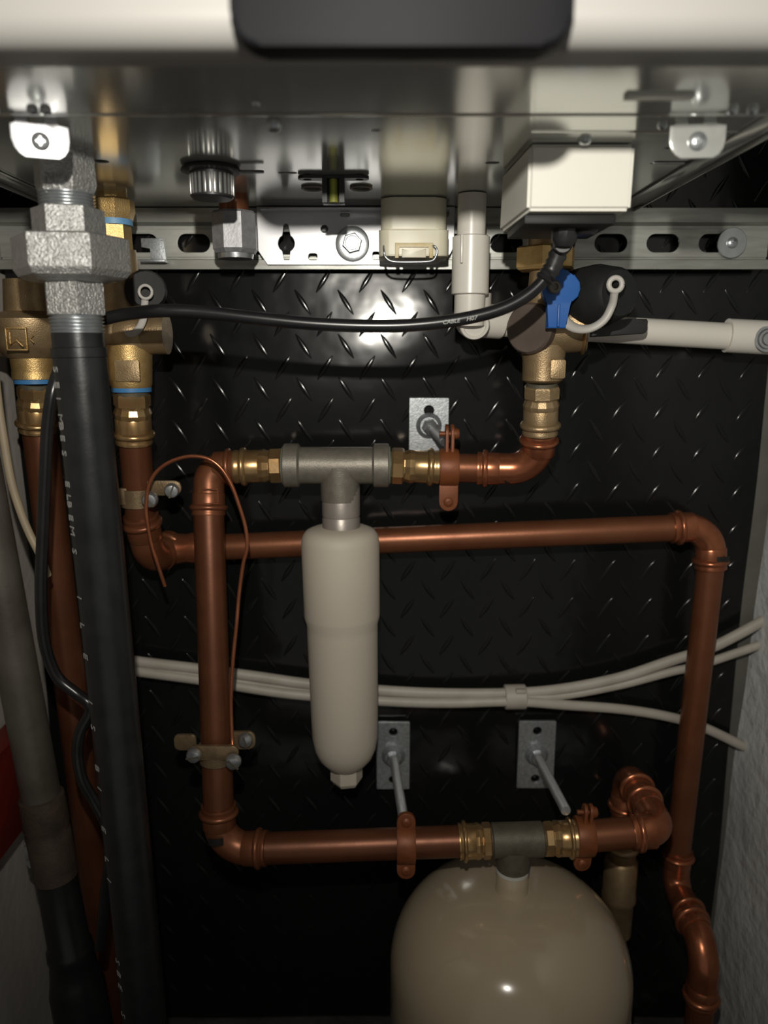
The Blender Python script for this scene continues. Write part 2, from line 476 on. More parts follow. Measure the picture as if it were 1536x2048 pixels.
# catches that hold the cover, left and right
for s, (pxc, lab) in enumerate(((76, 'bright cover catch on the left'), (1398, 'cover catch on the right'))):
    Y = Yb(236)
    c = P(pxc, 236, Y)
    w2, hh = .0150, bz - zat(303, Y)
    ol = [(-w2, 0), (-w2, -hh * .45), (-w2 * .9, -hh * .72), (-w2 * .74, -hh * .9), (-w2 * .55, -hh), (w2 * .6, -hh), (w2 * .8, -hh * .9), (w2 * .94, -hh * .72), (w2, -hh * .45), (w2, 0), (w2 * .62, 0), (w2 * .62, .0045), (w2 * .2, .0045), (w2 * .2, 0), (-w2 * .4, 0), (-w2 * .4, .0045), (-w2 * .8, .0045), (-w2 * .8, 0)]
    rz = math.radians(20 if s == 0 else -6)
    ex_ = Vector((math.cos(rz), math.sin(rz), 0)); nrm = Vector((ex_.y, -ex_.x, -.06)).normalized(); tilt = Z3
    m_ = MB().prism((c.x, Y + .001, bz - .0035), ex_, Z3, nrm, ol, .0018, .0004)
    ct = part('cover_catch', m_, PLATE if s == 0 else MIRROR, boiler, 40, lab)
    pozi_screw(Vector((c.x, Y + .001, bz - .0035)) - Z3 * hh * .50 + nrm * .0017, nrm, .0050, ZINC, ct)
    for dx in ((-.0165, .004, .011) if s == 0 else (.0115, .022)):
        pozi_screw((c.x + dx, Y - .016, bz), (0, 0, -1), .0030, ZINC, ct, 'rivet', .003)
# screws and small things in the plate
for px, py, r in ((1170, 277, .0042), (1325, 250, .0028), (548, 250, .0042), (512, 207, .0022)):
    x, y = onb(px, py)
    pozi_screw((x, y, bz), (0, 0, -1), r, ZINC, boiler, 'plate_screw', r * .9)
# white strip bracket behind the right catch
x, y = onb(1318, 190)
part('pale_strip', MB().box((x, y, bz - .001), (.034, .006, .002), bev=.0004), BOXW, boiler)

# ---------------------------------------------------------------- fixing rail and bracket on the wall
def zat(py, Y): return P(768, py, Y).z
yr = .742
rail = thing('fixing_rail', 'slotted galvanised channel rail running across the tread plate', 'rail', (0, yr, zat(530, yr)))
zt, zb = zat(459, yr), zat(514, yr)
zc = (zt + zb) / 2
hs = []
x = P(1325, 487, yr).x
x_ = x - .0478 * 12
while x_ < .34:
    if -.345 < x_ and not (-.13 < x_ < .045): hs.append(rrect(.0305, (zt - zb) * .70, (zt - zb) * .34, x_, zc))
    x_ += .0478
hs.append(rrect(.150, (zt - zb) * .85, .004, -.045, zc))
ol = [(-.352, zb), (.352, zb), (.352, zt), (-.352, zt)]
sheet('slotted_web', (0, yr, 0), X3, Z3, -Y3, ol, hs, .0018, RAILM, rail, .0003)
m_ = MB()
m_.prism((-.352, yr, zb), Y3, Z3, X3, [(0, 0), (0, -.002), (-.007, -.0035), (-.013, -.004), (-.013, -.012), (-.0115, -.012), (-.0115, -.0055), (-.006, -.005), (.0015, -.003)], .704, .0003)
part('lower_flange', m_, RAILM, rail)
m_ = MB()
m_.prism((-.352, yr, zt), Y3, Z3, X3, [(0, 0), (0, .003), (-.006, .004), (-.013, .0045), (-.013, .0165), (-.0115, .0165), (-.0115, .006), (.0015, .0045)], .704, .0003)
part('upper_flange', m_, RAILM, rail)
# penny washer and screw in the rail, right
c = P(1463, 486, yr - .003)
pw = thing('washer_screw', 'cross-head screw through a large round washer at right end of rail', 'screw', c)
part('washer', MB().lathe(c, -Y3, [(0, .0135), (.0012, .0135), (.0016, .013), (.0016, .004)], 32), ZINC, pw)
pozi_screw(c - Y3 * .0014, -Y3, .0050, ZINC, pw, 'screw_head')
# pale bracket plate that carries the boiler
yk = .726
br = thing('mounting_bracket', 'pale steel mounting plate with keyholes below the boiler', 'bracket', (P(705, 530, yk).x, yk, zat(530, yk)))
xa, xb = P(517, 500, yk).x, P(907, 500, yk).x
zt2, zb2 = bz - .001, zat(529, yk)
ol = []
rr_ = .020
for k in range(7):
    a = -PI / 2 + PI / 2 * k / 6
    ol.append((xb - rr_ + rr_ * math.cos(a), zb2 + rr_ + rr_ * math.sin(a)))
ol += [(xb, zt2), (xa, zt2), (xa, zb2 + .012), (xa + .008, zb2)]
def pz(px, py): p = P(px, py, yk); return p.x, p.z
hs = []
kx, kz = pz(573, 487)
key = [(kx + (.0078) * math.cos(a), kz + (.0078) * math.sin(a)) for a in [math.radians(q) for q in range(-62, 63, 12)]]
key += [(kx + .0026, kz + .0145)] + [(kx + .0026 * math.cos(a), kz + .0145 + .0026 * math.sin(a)) for a in [math.radians(q) for q in range(20, 161, 28)]] + [(kx - .0026, kz + .0145)]
key += [(kx + (.0078) * math.cos(a), kz + (.0078) * math.sin(a)) for a in [math.radians(q) for q in range(118, 243, 12)]]
key += [(kx - .0026, kz - .0145), (kx + .0026, kz - .0145)]
hs.append(key)
cx_, cz_ = pz(649, 458); hs.append(circ(cx_, cz_, .0036, 18))
cx_, cz_ = pz(626, 514); hs.append(rrect(.0088, .0066, .0025, cx_, cz_))
cx_, cz_ = pz(752, 512); hs.append(rrect(.0070, .0080, .0020, cx_, cz_))
cx_, cz_ = pz(890, 427); hs.append(circ(cx_, cz_, .0040, 18))
cx_, cz_ = pz(690, 430); hs.append(rrect(.0090, .0035, .0015, cx_, cz_))
sheet('back_plate', (0, yk, 0), X3, Z3, -Y3, ol, hs, .0018, PLATE, br, .0003)
part('top_flange', MB().box(((xa + xb) / 2, yk - .008, bz - .0045), (xb - xa - .01, .016, .0016), bev=.0004), PLATE, br)
def hexbolt(c, d, r, parent, wr=None, m=ZINC, name='bolt'):
    c, d = Vector(c), Vector(d).normalized()
    o = part(name, MB().lathe(c, d, [(0, r), (r * .62, r), (r * .78, r * .86), (r * .78, 0)], 6, .25), m, parent, 20)
    if wr: part('washer', MB().lathe(c - d * .0002, d, [(0, wr), (.0014, wr), (.0020, wr * .93), (.0020, r)], 32), m, o)
    return o
c = P(705, 488, yk - .002)
hb = hexbolt(c - Y3 * .0012, -Y3, .0092, br, .0152)
part('bolt_face', MB().lathe(c - Y3 * .0070, -Y3, [(0, .0070), (.0012, .0068), (.0016, .0060), (.0010, .005), (.0010, 0)], 24), ZINC, hb)
lettering('head_mark', '8.8', c - Y3 * .0083, X3, Z3, .0052, .0002, INK, hb)
# pale oblong block between the valve and the nut (end of the rail bracket) at the left
lb = thing('side_bracket', 'small galvanised angle bracket beside the brass union at left', 'bracket', P(306, 520, .728))
a = P(283, 477, .728); b = P(330, 522, .728)
part('plate', MB().prism((a.x, .728, 0), X3, Z3, -Y3, [(0, a.z), (b.x - a.x, a.z), (b.x - a.x + .002, b.z), (.008, b.z), (.008, (a.z * .55 + b.z * .45)), (0, (a.z * .6 + b.z * .4))], .0022, .0003), GALV, lb)
part('lip', MB().box((b.x - .008, .722, b.z - .001), (.022, .012, .002), bev=.0004), GALV, lb)

# ---------------------------------------------------------------- wiring box under the boiler
Yf = Yb(284)
wb_ = thing('wiring_box', 'white rectangular wiring box hung under the boiler at right', 'wiring box', P(1162, 420, Yf))
zt_ = bz - .0009
fl, fr = P(1060, 284, Yf).x, P(1272, 284, Yf).x
bl, brx = P(1055, 420, Yf).x, P(1262, 420, Yf).x
zb_ = zat(421, Yf)
bw = P(999, 452, Yf + .085)
m_ = MB()
ytop = Yf + .085
V = [m_.bm.verts.new(v) for v in (
    (fl, Yf, zt_), (fr, Yf, zt_), (brx, Yf, zb_), (bl, Yf, zb_),
    (bw.x + .001, ytop, zt_), (fr + .002, ytop, zt_), (brx + .002, ytop, zb_ - .001), (bw.x, ytop, zb_ - .001))]
for f in ((0, 1, 2, 3), (5, 4, 7, 6), (4, 0, 3, 7), (1, 5, 6, 2), (4, 5, 1, 0), (3, 2, 6, 7)): m_.bm.faces.new([V[i] for i in f])
bmesh.ops.bevel(m_.bm, geom=list(m_.bm.edges), offset=.0022, segments=3, affect='EDGES')
part('lid', m_, BOXW, wb_, 40)
m_ = MB().box(((bl + brx) / 2 - .003, Yf + .045, zb_ - .0035), (brx - bl - .006, .070, .006), bev=.001)
part('base', m_, CAPB, wb_, 40, 'dark base of the box')
cg = P(1130, 455, Yf + .035)
m_ = MB().lathe(cg + Z3 * .004, (0, .12, -1), [(0, .0105), (.004, .0105), (.0042, .009), (.012, .0085), (.016, .006)], 10)
gl = part('cable_gland', m_, BLACKP, wb_)
g2 = P(1172, 455, Yf + .035)
part('cable_gland', MB().lathe(g2 + Z3 * .004, -Z3, [(0, .0085), (.006, .0085), (.009, .006)], 10), BLACKP, wb_)

# ---------------------------------------------------------------- plumbing kit
def press_collar(o, d, r, L, m, parent, name='press_collar'):
    """a socket with its pressed bead, mouth at o, running along d"""
    pf = [(0, r * 1.0), (0, r * 1.13), (L * .08, r * 1.15), (L * .13, r * 1.12), (L * .22, r * 1.11), (L * .25, r * 1.24), (L * .31, r * 1.30), (L * .38, r * 1.30), (L * .45, r * 1.23), (L * .48, r * 1.11), (L * .95, r * 1.10), (L, r * 1.06)]
    return part(name, MB().lathe(o, d, pf, 36), m, parent, 50)
def pipe_run(name, pts, r, label, m=COPPER, cat='pipe', group=None):
    return tag(part(name, MB().tube(pts, r, 36), m, None, 50), label, cat, group)
def press_elbow(a, c, b, r, label, R=None, m=COPPER_B, L=None, mark=None, group='press fit copper elbows', name='press_elbow'):
    a, c, b = Vector(a), Vector(c), Vector(b)
    R = R or r * 2.3
    L = L or r * 1.7
    t = thing(name, label, 'pipe elbow', Vector(((a.x + b.x) / 2, (a.y + b.y) / 2, min(a.z, b.z))), group)
    part('bend', MB().tube(arc_path(a + (c - a).normalized() * L * .5, c, b + (c - b).normalized() * L * .5, R, 14), r * 1.05, 36), m, t, 50)
    press_collar(a, c - a, r, L, m, t)
    press_collar(b, c - b, r, L, m, t)
    return t
def adapter(o, d, r, L, label, m=BRASS, loc=None, hexr=1.22, group='brass press adapters', name='threaded_adapter', rot=.26, collar=None, hexlen=.26):
    """press socket mouth at o, hexagon at the far end"""
    o, d = Vector(o), Vector(d).normalized()
    t = thing(name, label, 'pipe fitting', loc or o, group)
    press_collar(o, d, r, L * .52, collar or m, t)
    part('waist', MB().lathe(o + d * L * .48, d, [(0, r * 1.07), (L * .05, r * 1.12), (L * .12, r * 1.15), (L * .22, r * 1.02), (L * .3, r * 1.02)], 14, .1), m, t, 20)
    part('hexagon', MB().lathe(o + d * L * (1 - hexlen - .02), d, [(0, r * hexr * .93), (L * .03, r * hexr), (L * (hexlen - .04), r * hexr), (L * hexlen, r * hexr * .93)], 8, rot), m, t, 20)
    part('thread', MB().lathe(o + d * L * .93, d, [(0, r * .98), (L * .12, r * .98)], 24), GUN_D, t)
    return t
def threads(mb, o, d, r, L, n):
    pf = []
    for k in range(n):
        s = L / n
        pf += [(k * s, r * .90), (k * s + s * .5, r), (k * s + s * .62, r)]
    pf.append((L, r * .90))
    mb.lathe(o, d, pf, 36)
    return mb

# ---------------------------------------------------------------- gas pipe, nearest the camera on the left
YG = .53
gx = P(158, 700, YG).x
ax = lambda py: Vector((gx, YG, zat(py, YG)))
def bar_prof(o_top, py0, py1, pr, n, rot, name, m, parent, angle=20, txt=None):
    z0_, z1_ = zat(py0, YG), zat(py1, YG)
    L_ = z0_ - z1_
    return part(name, MB().lathe((gx, YG, z0_), -Z3, [(L_ * t, r) for t, r in pr], n, rot), m, parent, angle)
gu = thing('pipe_union', 'large galvanised iron union screwed above the black gas pipe', 'pipe fitting', ax(700))
rt = PI / 8
part_ = bar_prof(None, 298, 396, [(0, .0190), (.74, .0196), (.88, .0182), (1, .0155)], 6, .45, 'upper_tail', IRON, gu)
lettering('cast_letters', 'NPT', Vector((gx + .0012, YG - .0172, zat(357, YG - .017))), Vector((.9975, .07, 0)), Z3, .0082, .0005, IRON, part_)
m_ = MB(); threads(m_, (gx, YG, zat(386, YG)), -Z3, .0176, zat(386, YG) - zat(418, YG), 5); part('threaded_tail', m_, ZINC, gu, 22)
bar_prof(None, 416, 478, [(0, .0190), (.06, .0226), (1, .0226)], 6, 0.26, 'upper_nut', IRON, gu)
bar_prof(None, 474, 566, [(0, .0340), (.05, .0372), (.74, .0372), (.88, .0345), (.97, .0285), (1, .0240)], 6, .367, 'union_nut', IRON, gu)
bar_prof(None, 562, 630, [(0, .0195), (.05, .0202), (1, .0202)], 6, .61, 'lower_nut', IRON, gu)
gp = thing('gas_pipe', 'thick black steel gas pipe with white printing down its left edge', 'pipe', (gx, YG, 0))
m_ = MB(); threads(m_, (gx, YG, zat(626, YG)), -Z3, .0176, zat(626, YG) - zat(668, YG), 6); part('pipe_thread', m_, ZINC, gp, 22, 'bare galvanised thread')
gtop = Vector((gx, YG, zat(664, YG))); gax = (P(286, 2000, YG) - gtop).normalized()
m_ = MB().lathe(gtop, gax, [(0, .0166), (.010, .0166), (.0105, .0180), (.0165, .0180), (.017, .0172), ((gtop.z - .003) / -gax.z, .0172)], 44)
pp = part('pipe', m_, BLACKPIPE, gp, 40)
# white printed characters standing on the left flank of the pipe
def on_pipe(py, ang, rr=.01735):
    z_ = zat(py, YG)
    return Vector((gx + gax.x / -gax.z * (gtop.z - z_) + math.sin(ang) * rr, YG - math.cos(ang) * rr, z_))
chars = [(738, 'S'), (768, 'E'), (795, 'I'), (835, 'M'), (850, 'B'), (872, 'E'), (902, 'S'), (962, 'E'), (988, 'L'), (1002, 'B'), (1028, 'E'), (1054, 'M'), (1094, 'S'),
         (1185, 'I'), (1240, 'L'), (1300, 'E'), (1390, 'I'), (1440, 'S'), (1520, 'B'), (1560, 'I'), (1640, 'E'), (1700, 'L'), (1740, 'I'), (1900, 'S'), (1925, 'B'), (1950, 'E'), (2005, 'S')]
ang = math.radians(-47)
ex = gax; nrm = Vector((math.sin(ang), -math.cos(ang), 0)); ey = nrm.cross(ex)
pk = None
for py, ch in chars:
    o = lettering('printed_character', ch, on_pipe(py, ang), ex, ey, .0100, .00012, WHITEINK, pp)

# ---------------------------------------------------------------- brass valves
def collar_stack(parent, x, Y, items, n=32):
    """items: (name, py0, py1, [(t, radius px)], sides, rot, material)"""
    res = []
    for nm, a_, b_, pr, sides, rot, m in items:
        za, zb__ = zat(a_, Y), zat(b_, Y)
        L_ = za - zb__
        k = M(1, (a_ + b_) / 2, Y)
        res.append(part(nm, MB().lathe((x, Y, za), -Z3, [(L_ * t, r * k) for t, r in pr], sides, rot), m, parent, 25 if sides < 20 else 45))
    return res
def test_cap(parent, c, d, r, L):
    o = part('dust_cap', MB().lathe(c, d, [(0, r * .92), (L * .1, r), (L * .8, r), (L, r * .84), (L, 0)], 20), CAPB, parent, 40)
    return o
# valve B, behind the gas pipe
YV = .665
vx = P(262, 760, YV).x
vb = thing('isolation_valve', 'cast brass isolation valve with dark cap, behind the gas union', 'valve', (vx, YV, zat(780, YV)))
collar_stack(vb, P(228, 440, YV).x, YV, [
    ('inlet_collar', 384, 400, [(0, 30), (1, 30)], 8, .2, BRASS_G),
    ('inlet_nut', 398, 442, [(0, 36), (.1, 42), (.6, 42), (.85, 38), (1, 36)], 8, .39, BRASS_G),
    ('thread_seal', 440, 452, [(0, 36), (1, 36)], 32, 0, BLUES),
    ('inlet_tail', 450, 504, [(0, 32), (1, 33)], 6, .2, BRASS_G),
    ('upper_body', 500, 640, [(0, 38), (.5, 42), (1, 52)], 24, 0, BRASS_C)])
m_ = MB().cyl(P(205, 668, YV), P(335, 668, YV), M(40, 668, YV), 28)
m_.sphere(P(262, 672, YV), M(52, 670, YV), (1, .9, .95))
part('body', m_, BRASS_C, vb, 40)
bb_ = collar_stack(vb, vx, YV, [('outlet_neck', 690, 776, [(0, 46), (.3, 44), (.9, 41), (1, 38)], 32, 0, BRASS_G)])
k_ = M(1, 740, YV)
m_ = MB().prism((vx + .004, YV - .0182, zat(740, YV)), X3, Z3, -Y3, rrect(.020, .017, .001), .0022, .0003)
part('cast_badge', m_, BRASS_C, vb)
c = P(290, 590, YV - .02)
test_cap(vb, c + Vector((-.012, .034, .001)), (.42, -1, 0.12), M(42, 580, YV - .02), .034)
def ring_strap(parent, ring_c, ring_r, pts, wid, nrm_):
    o = part('cap_strap', MB().tube(smooth_path(pts, 8), wid, 12, sx=.6), STRAP, parent, 60)
    x_, y_, d_ = frame(nrm_)
    m_ = MB().tube([ring_c + x_ * (ring_r * math.cos(2 * PI * k / 20)) + y_ * (ring_r * math.sin(2 * PI * k / 20)) for k in range(21)], wid * .42, 8)
    part('strap_ring', m_, STRAP, o, 60)
YS = YV - .026
ring_strap(vb, P(291, 584, YS), M(13, 584, YS), [P(290, 600, YS), P(286, 640, YS + .003), P(270, 665, YS + .005), P(245, 668, YS + .01)], .0030, -Y3)
# valve D, far left
dx_ = P(72, 780, YV).x
vd = thing('isolation_valve', 'yellow cast brass valve at left edge with embossed square badge', 'valve', (dx_, YV, zat(765, YV)))
collar_stack(vd, dx_, YV, [
    ('body', 560, 716, [(0, 42), (.40, 46), (.44, 66), (.5, 78), (.8, 76), (1, 46)], 40, 0, BRASS_C),
    ('outlet_neck', 706, 742, [(0, 44), (1, 41)], 40, 0, BRASS_G),
    ('outlet_lip', 740, 758, [(0, 40), (.2, 42), (1, 42)], 40, 0, BRASS_G)])
m_ = MB().cyl(P(-30, 672, YV), P(135, 672, YV), M(40, 670, YV), 28)
part('cross_body', m_, BRASS_C, vd, 40)
cB = Vector((P(70, 680, YV).x, YV - M(80, 680, YV), zat(678, YV - .033)))
m_ = MB()
for w__, h__, ox, oz in ((.0165, .0012, 0, .0085), (.0165, .0012, 0, -.0085), (.0012, .0175, -.008, 0), (.0012, .0175, .008, 0)):
    m_.box(cB + Vector((ox, .001, oz)), (w__, .003, h__), bev=.0003)
m_.tube([cB + Vector((-.005, .0, .005)), cB + Vector((-.005, 0, -.004)), cB + Vector((0, 0, -.001)), cB + Vector((.005, 0, -.006))], .0008, 6)
m_.tube([cB + Vector((.0135, .001, .003)), cB + Vector((.0105, .001, 0)), cB + Vector((.0135, .001, -.003))], .0006, 6)
part('cast_badge', m_, BRASS_G, vd)

# valve A, right, with the blue lever
xa_ = P(1085, 760, YV).x
va = thing('isolation_valve', 'brass isolation valve with blue lever below the white wiring box', 'valve', (xa_, YV, zat(768, YV)))
collar_stack(va, P(1088, 600, YV).x, YV, [
    ('inlet_tail', 384, 500, [(0, 38), (1, 38)], 24, 0, BRASS_C),
    ('inlet_nut', 494, 541, [(0, 56), (.08, 62), (.9, 62), (1, 58)], 6, .3, BRASS_G),
    ('neck', 538, 640, [(0, 30), (.6, 34), (1, 46)], 28, 0, BRASS_C)])
collar_stack(va, xa_, YV, [('outlet_neck', 690, 766, [(0, 46), (.4, 41), (.93, 40), (1, 32)], 32, 0, BRASS_C)])
ca = P(1092, 655, YV)
m_ = MB().sphere(ca, M(58, 655, YV), (1.1, .95, 1.0))
m_.cyl(P(1092, 656, YV), P(1172, 650, YV - .006), M(52, 655, YV), 36)
part('body', m_, BRASS_C, va, 45)
# end cap facing left and towards the camera
dcap = Vector((-.62, -.78, 0)).normalized()
cc = P(1062, 657, YV - .014)
part('end_cap', MB().lathe(cc - dcap * .010, dcap, [(0, M(44, 660, YV)), (.006, M(49, 660, YV)), (.0135, M(49, 660, YV)), (.0155, M(45, 660, YV)), (.0155, 0)], 40), mat('brown_oxidised_brass', (.15, .115, .095), .55, .5, (.11, .085, .07), 50), va, 40)
part('body_rim', MB().lathe(P(1163, 655, YV - .006), (1, -.15, 0), [(0, M(52, 655, YV)), (.0015, M(55, 655, YV)), (.003, M(52, 655, YV))], 40), BRASS, va, 60)
m_ = MB().prism(Vector((P(1106, 735, YV).x, YV - .0178, zat(737, YV))), X3, Z3, -Y3, rrect(.012, .015, .001), .0024, .0003)
part('cast_badge', m_, BRASS_C, va)
# blue lever: hub with eared head and a wing pointing down
YL = YV - .036
lc = P(1115, 578, YL)
k_ = M(1, 578, YL)
head = [(-8, 38), (8, 38), (12, 31), (28, 27), (40, 12), (42, -2), (38, -16), (27, -26), (20, -29), (18, -77), (-22, -77), (-20, -29), (-30, -20), (-34, -6), (-34, 10), (-26, 24), (-14, 34)]
m_ = MB().prism(lc, X3, Z3, -Y3, [(a * k_, b * k_) for a, b in head], .0075, .0012)
m_.prism(lc - Y3 * .0074, X3, Z3, -Y3, [(a * k_, b * k_) for a, b in [(-3, -30), (2, -30), (2, -74), (-3, -74)]], .0030, .0006)
m_.cyl(lc + Y3 * .012, lc, .0105, 24)
lv = part('lever', m_, BLUE, va, 35, 'blue plastic lever')
part('stem', MB().cyl(lc + Y3 * .034, lc + Y3 * .010, .009, 20), BRASS_C, va)
sc_ = P(1109, 574, YL - .009)
part('lever_screw', MB().lathe(sc_ + Y3 * .002, -Y3, [(0, .0052), (.003, .0052), (.0042, .004), (.0042, .0026), (.0028, .0024), (.0028, 0)], 16), GUN, lv, 40)
# round dark cap with its strap
cp = P(1178, 596, YV - .012)
dc = Vector((.40, -.9, .05)).normalized()
cap = part('dust_cap', MB().lathe(cp - dc * .012, dc, [(0, M(54, 585, YV)), (.004, M(60, 585, YV)), (.026, M(60, 585, YV)), (.030, M(57, 585, YV)), (.046, M(48, 585, YV)), (.049, M(42, 585, YV)), (.0495, 0)], 28), CAPB, va, 30)
kc = P(1230, 568, YV - .052)
part('cap_stud', MB().lathe(kc + dc * -.008, dc, [(0, M(9, 570, YV)), (.015, M(9, 570, YV)), (.017, M(7, 570, YV)), (.017, 0)], 16), CAPB, cap)
YS = YV - .058
ring_strap(va, P(1231, 569, YS - .007), M(13, 569, YS), [P(1229, 584, YS - .005), P(1224, 610, YS), P(1208, 640, YS + .002), P(1180, 657, YS + .006), P(1150, 656, YS + .014), P(1128, 640, YS + .022), P(1122, 622, YS + .03)], .0050, -Y3)
# flat black tommy lever crossing in front of the white pipe
m_ = MB().prism(P(1180, 650, YV + .006), X3, Z3, -Y3, [(a * k_, b * k_) for a, b in [(0, -2), (0, -26), (110, -19), (117, -16), (120, -10), (120, 8), (117, 12), (78, 13), (40, 8)]], .006, .0012)
part('side_lever', m_, BLACKP, va, 35, 'flat black side lever')

# ---------------------------------------------------------------- nut, knob and post hanging from the boiler
YN = .672
nx_ = P(470, 470, YN).x
kn = thing('capped_connection', 'chromed hexagonal nut on a copper spigot under the boiler, left of bracket plate', 'pipe fitting', (nx_, YN, zat(515, YN)))
collar_stack(kn, nx_, YN, [
    ('spigot', 378, 425, [(0, 28), (1, 30)], 28, 0, COPPER),
    ('nut', 424, 508, [(0, 42), (.06, 46), (.9, 46), (1, 40)], 8, .32, mat('scratched_nickel', (.36, .36, .37), .5, .55, (.26, .26, .27), 160, .3, 500, .0006)),
    ('nut_rim', 505, 518, [(0, 36), (1, 34)], 28, 0, ZINC)])
YK = Yb(333)
kx_ = P(424, 375, YK).x
kb = thing('knurled_cap', 'black knurled round cap under the boiler between left valve and bracket', 'cap', (kx_, YK, zat(408, YK)))
k_ = M(1, 370, YK)
part('flange', MB().lathe((kx_, YK, bz), -Z3, [(0, 50 * k_), (.0015, 58 * k_), (.0035, 60 * k_), (.0045, 50 * k_)], 36), BLACKP, kb)
m_ = MB().lathe((kx_, YK, bz - .004), -Z3, [(0, 42 * k_), (.0165, 42 * k_), (.0175, 38 * k_)], 36)
rib = part('cap_body', m_, BLACKP, kb)
m_ = MB()
for k in range(26):
    a = 2 * PI * k / 26
    m_.box((kx_ + 43 * k_ * math.cos(a), YK + 43 * k_ * math.sin(a), bz - .0128), (3 * k_, 5.5 * k_, .0135), Matrix.Rotation(a, 3, 'Z'), .0004)
part('grip_ribs', m_, mat('worn_chromed_ribs', (.30, .30, .29), .3, .7), kb)
part('retaining_tab', MB().prism((kx_ + 45 * k_, YK, bz - .0040), X3, Y3, Z3, rrect(70 * k_, 16 * k_, 7 * k_, 25 * k_), .0012), BLACKP, kb)
YQ = .60
qx = P(667, 360, YQ).x
k_ = M(1, 370, YQ)
qp = thing('sensor_clip', 'black open-fronted clip post with side ears under the boiler centre', 'clip', (qx, YQ, zat(410, YQ)))
ears = [(a * k_, b * k_) for a, b in ([(-68 + 22 * math.cos(t), 14 * math.sin(t)) for t in [PI * (.5 + q / 8) for q in range(9)]] + [(68 + 22 * math.cos(t), 14 * math.sin(t)) for t in [PI * (-.5 + q / 8) for q in range(9)]])]
eh = [circ(-52 * k_, 0, 9 * k_), circ(52 * k_, 0, 9 * k_)]
ears = rrect(140 * k_, 26 * k_, 12 * k_)
sheet('ear_flange', (qx, YQ, bz - .002), X3, Y3, Z3, ears, eh, .0018, BLACKP, qp, .0003)
m_ = MB()
L_ = bz - .001 - zat(408, YQ)
uo = [(22, -14), (22, 14), (-22, 14), (-22, -14), (-12, -14), (-12, 6), (12, 6), (12, -14)]
m_.prism((qx, YQ, bz - .001), X3, Y3, -Z3, [(a * k_, b * k_) for a, b in uo], L_, .0003)
part('post', m_, BLACKP, qp)
part('core', MB().cyl((qx, YQ, bz - .001), (qx, YQ, bz - .001 - L_ * .95), 9 * k_, 16), YELCORE, qp, label='yellow green core')
for s in (-1, 1):
    part('ring_socket', MB().tube([Vector((qx + s * 52 * k_ + 22 * k_ * math.cos(2 * PI * q / 20), YQ + .042 + 22 * k_ * math.sin(2 * PI * q / 20), bz - .0012)) for q in range(21)], .0010, 8), GUN, qp)

# ---------------------------------------------------------------- white condensate trap with wire bail
YT = .700
tp = thing('condensate_trap', 'ivory plastic trap cup with wire bail in front of bracket plate', 'trap', P(826, 525, YT))
k_ = M(1, 470, YT)
tx = P(826, 470, YT).x
tt = bz - .001
m_ = MB().prism((tx, YT, tt), X3, Y3, -Z3, rrect(128 * k_, .045, .010), tt - zat(470, YT), .0012)
body = part('cup', m_, IVORY, tp, 40)
m_ = MB().prism((tx, YT, zat(466, YT)), X3, Y3, -Z3, rrect(136 * k_, .049, .009), zat(466, YT) - zat(512, YT - .024), .0016)
part('cap', m_, IVORY, tp, 40)
yfz = YT - .0245
kk = M(1, 500, yfz)
zc_ = zat(502, yfz)
m_ = MB()
m_.prism((tx, yfz + .001, zc_), X3, Z3, -Y3, [(a * kk, b * kk) for a, b in [(-38, -14), (-38, 15), (38, 15), (38, -14), (30, -14), (30, 8), (-30, 8), (-30, -14)]], .0035, .0004)
part('latch_frame', m_, YELLOWED, tp, 40, 'yellowed latch frame')
m_ = MB().prism((tx, yfz + .001, zc_), X3, Z3, -Y3, [(a * kk, b * kk) for a, b in [(-24, -13), (-24, 4), (-12, 0), (0, -1), (12, 0), (24, 4), (24, -13)]], .0028, .0004)
part('latch_tongue', m_, IVORY, tp, 40)
yw = yfz - .004
pts = [P(768, 492, yw + .006), P(768, 502, yw), P(771, 514, yw), P(786, 523, yw), P(826, 524, yw), P(862, 522, yw), P(872, 512, yw), P(874, 500, yw), P(868, 492, yw), P(862, 494, yw + .006)]
part('wire_bail', MB().tube(smooth_path(pts, 6), .0010, 10), ZINC, tp, 60)

# ---------------------------------------------------------------- white waste pipework
YC = .668
cx0 = P(941, 540, YC).x
dr = thing('condensate_pipe', 'white plastic waste pipe dropping from boiler beside bracket plate', 'pipe', (cx0, YC, zat(640, YC)))
k_ = M(1, 540, YC)
part('upper_pipe', MB().cyl((cx0, YC, bz - .001), (cx0, YC, zat(480, YC)), 28 * k_, 32), WPLAS, dr)
m_ = MB().lathe((cx0, YC, zat(472, YC)), -Z3, [(0, 33 * k_), (.001, 37 * k_), ((zat(472, YC) - zat(588, YC)), 37.5 * k_), ((zat(472, YC) - zat(590, YC)), 33 * k_)], 40)
part('socket', m_, WPLAS, dr, 45)
part('lower_pipe', MB().cyl((cx0, YC, zat(585, YC)), (cx0, YC + .002, zat(650, YC)), 31 * k_, 32), WPLAS, dr)
part('moulded_rib', MB().box((cx0 - .009, YC - 34 * k_, zat(502, YC)), (.0022, .004, .022), bev=.0006), WPLAS, dr)
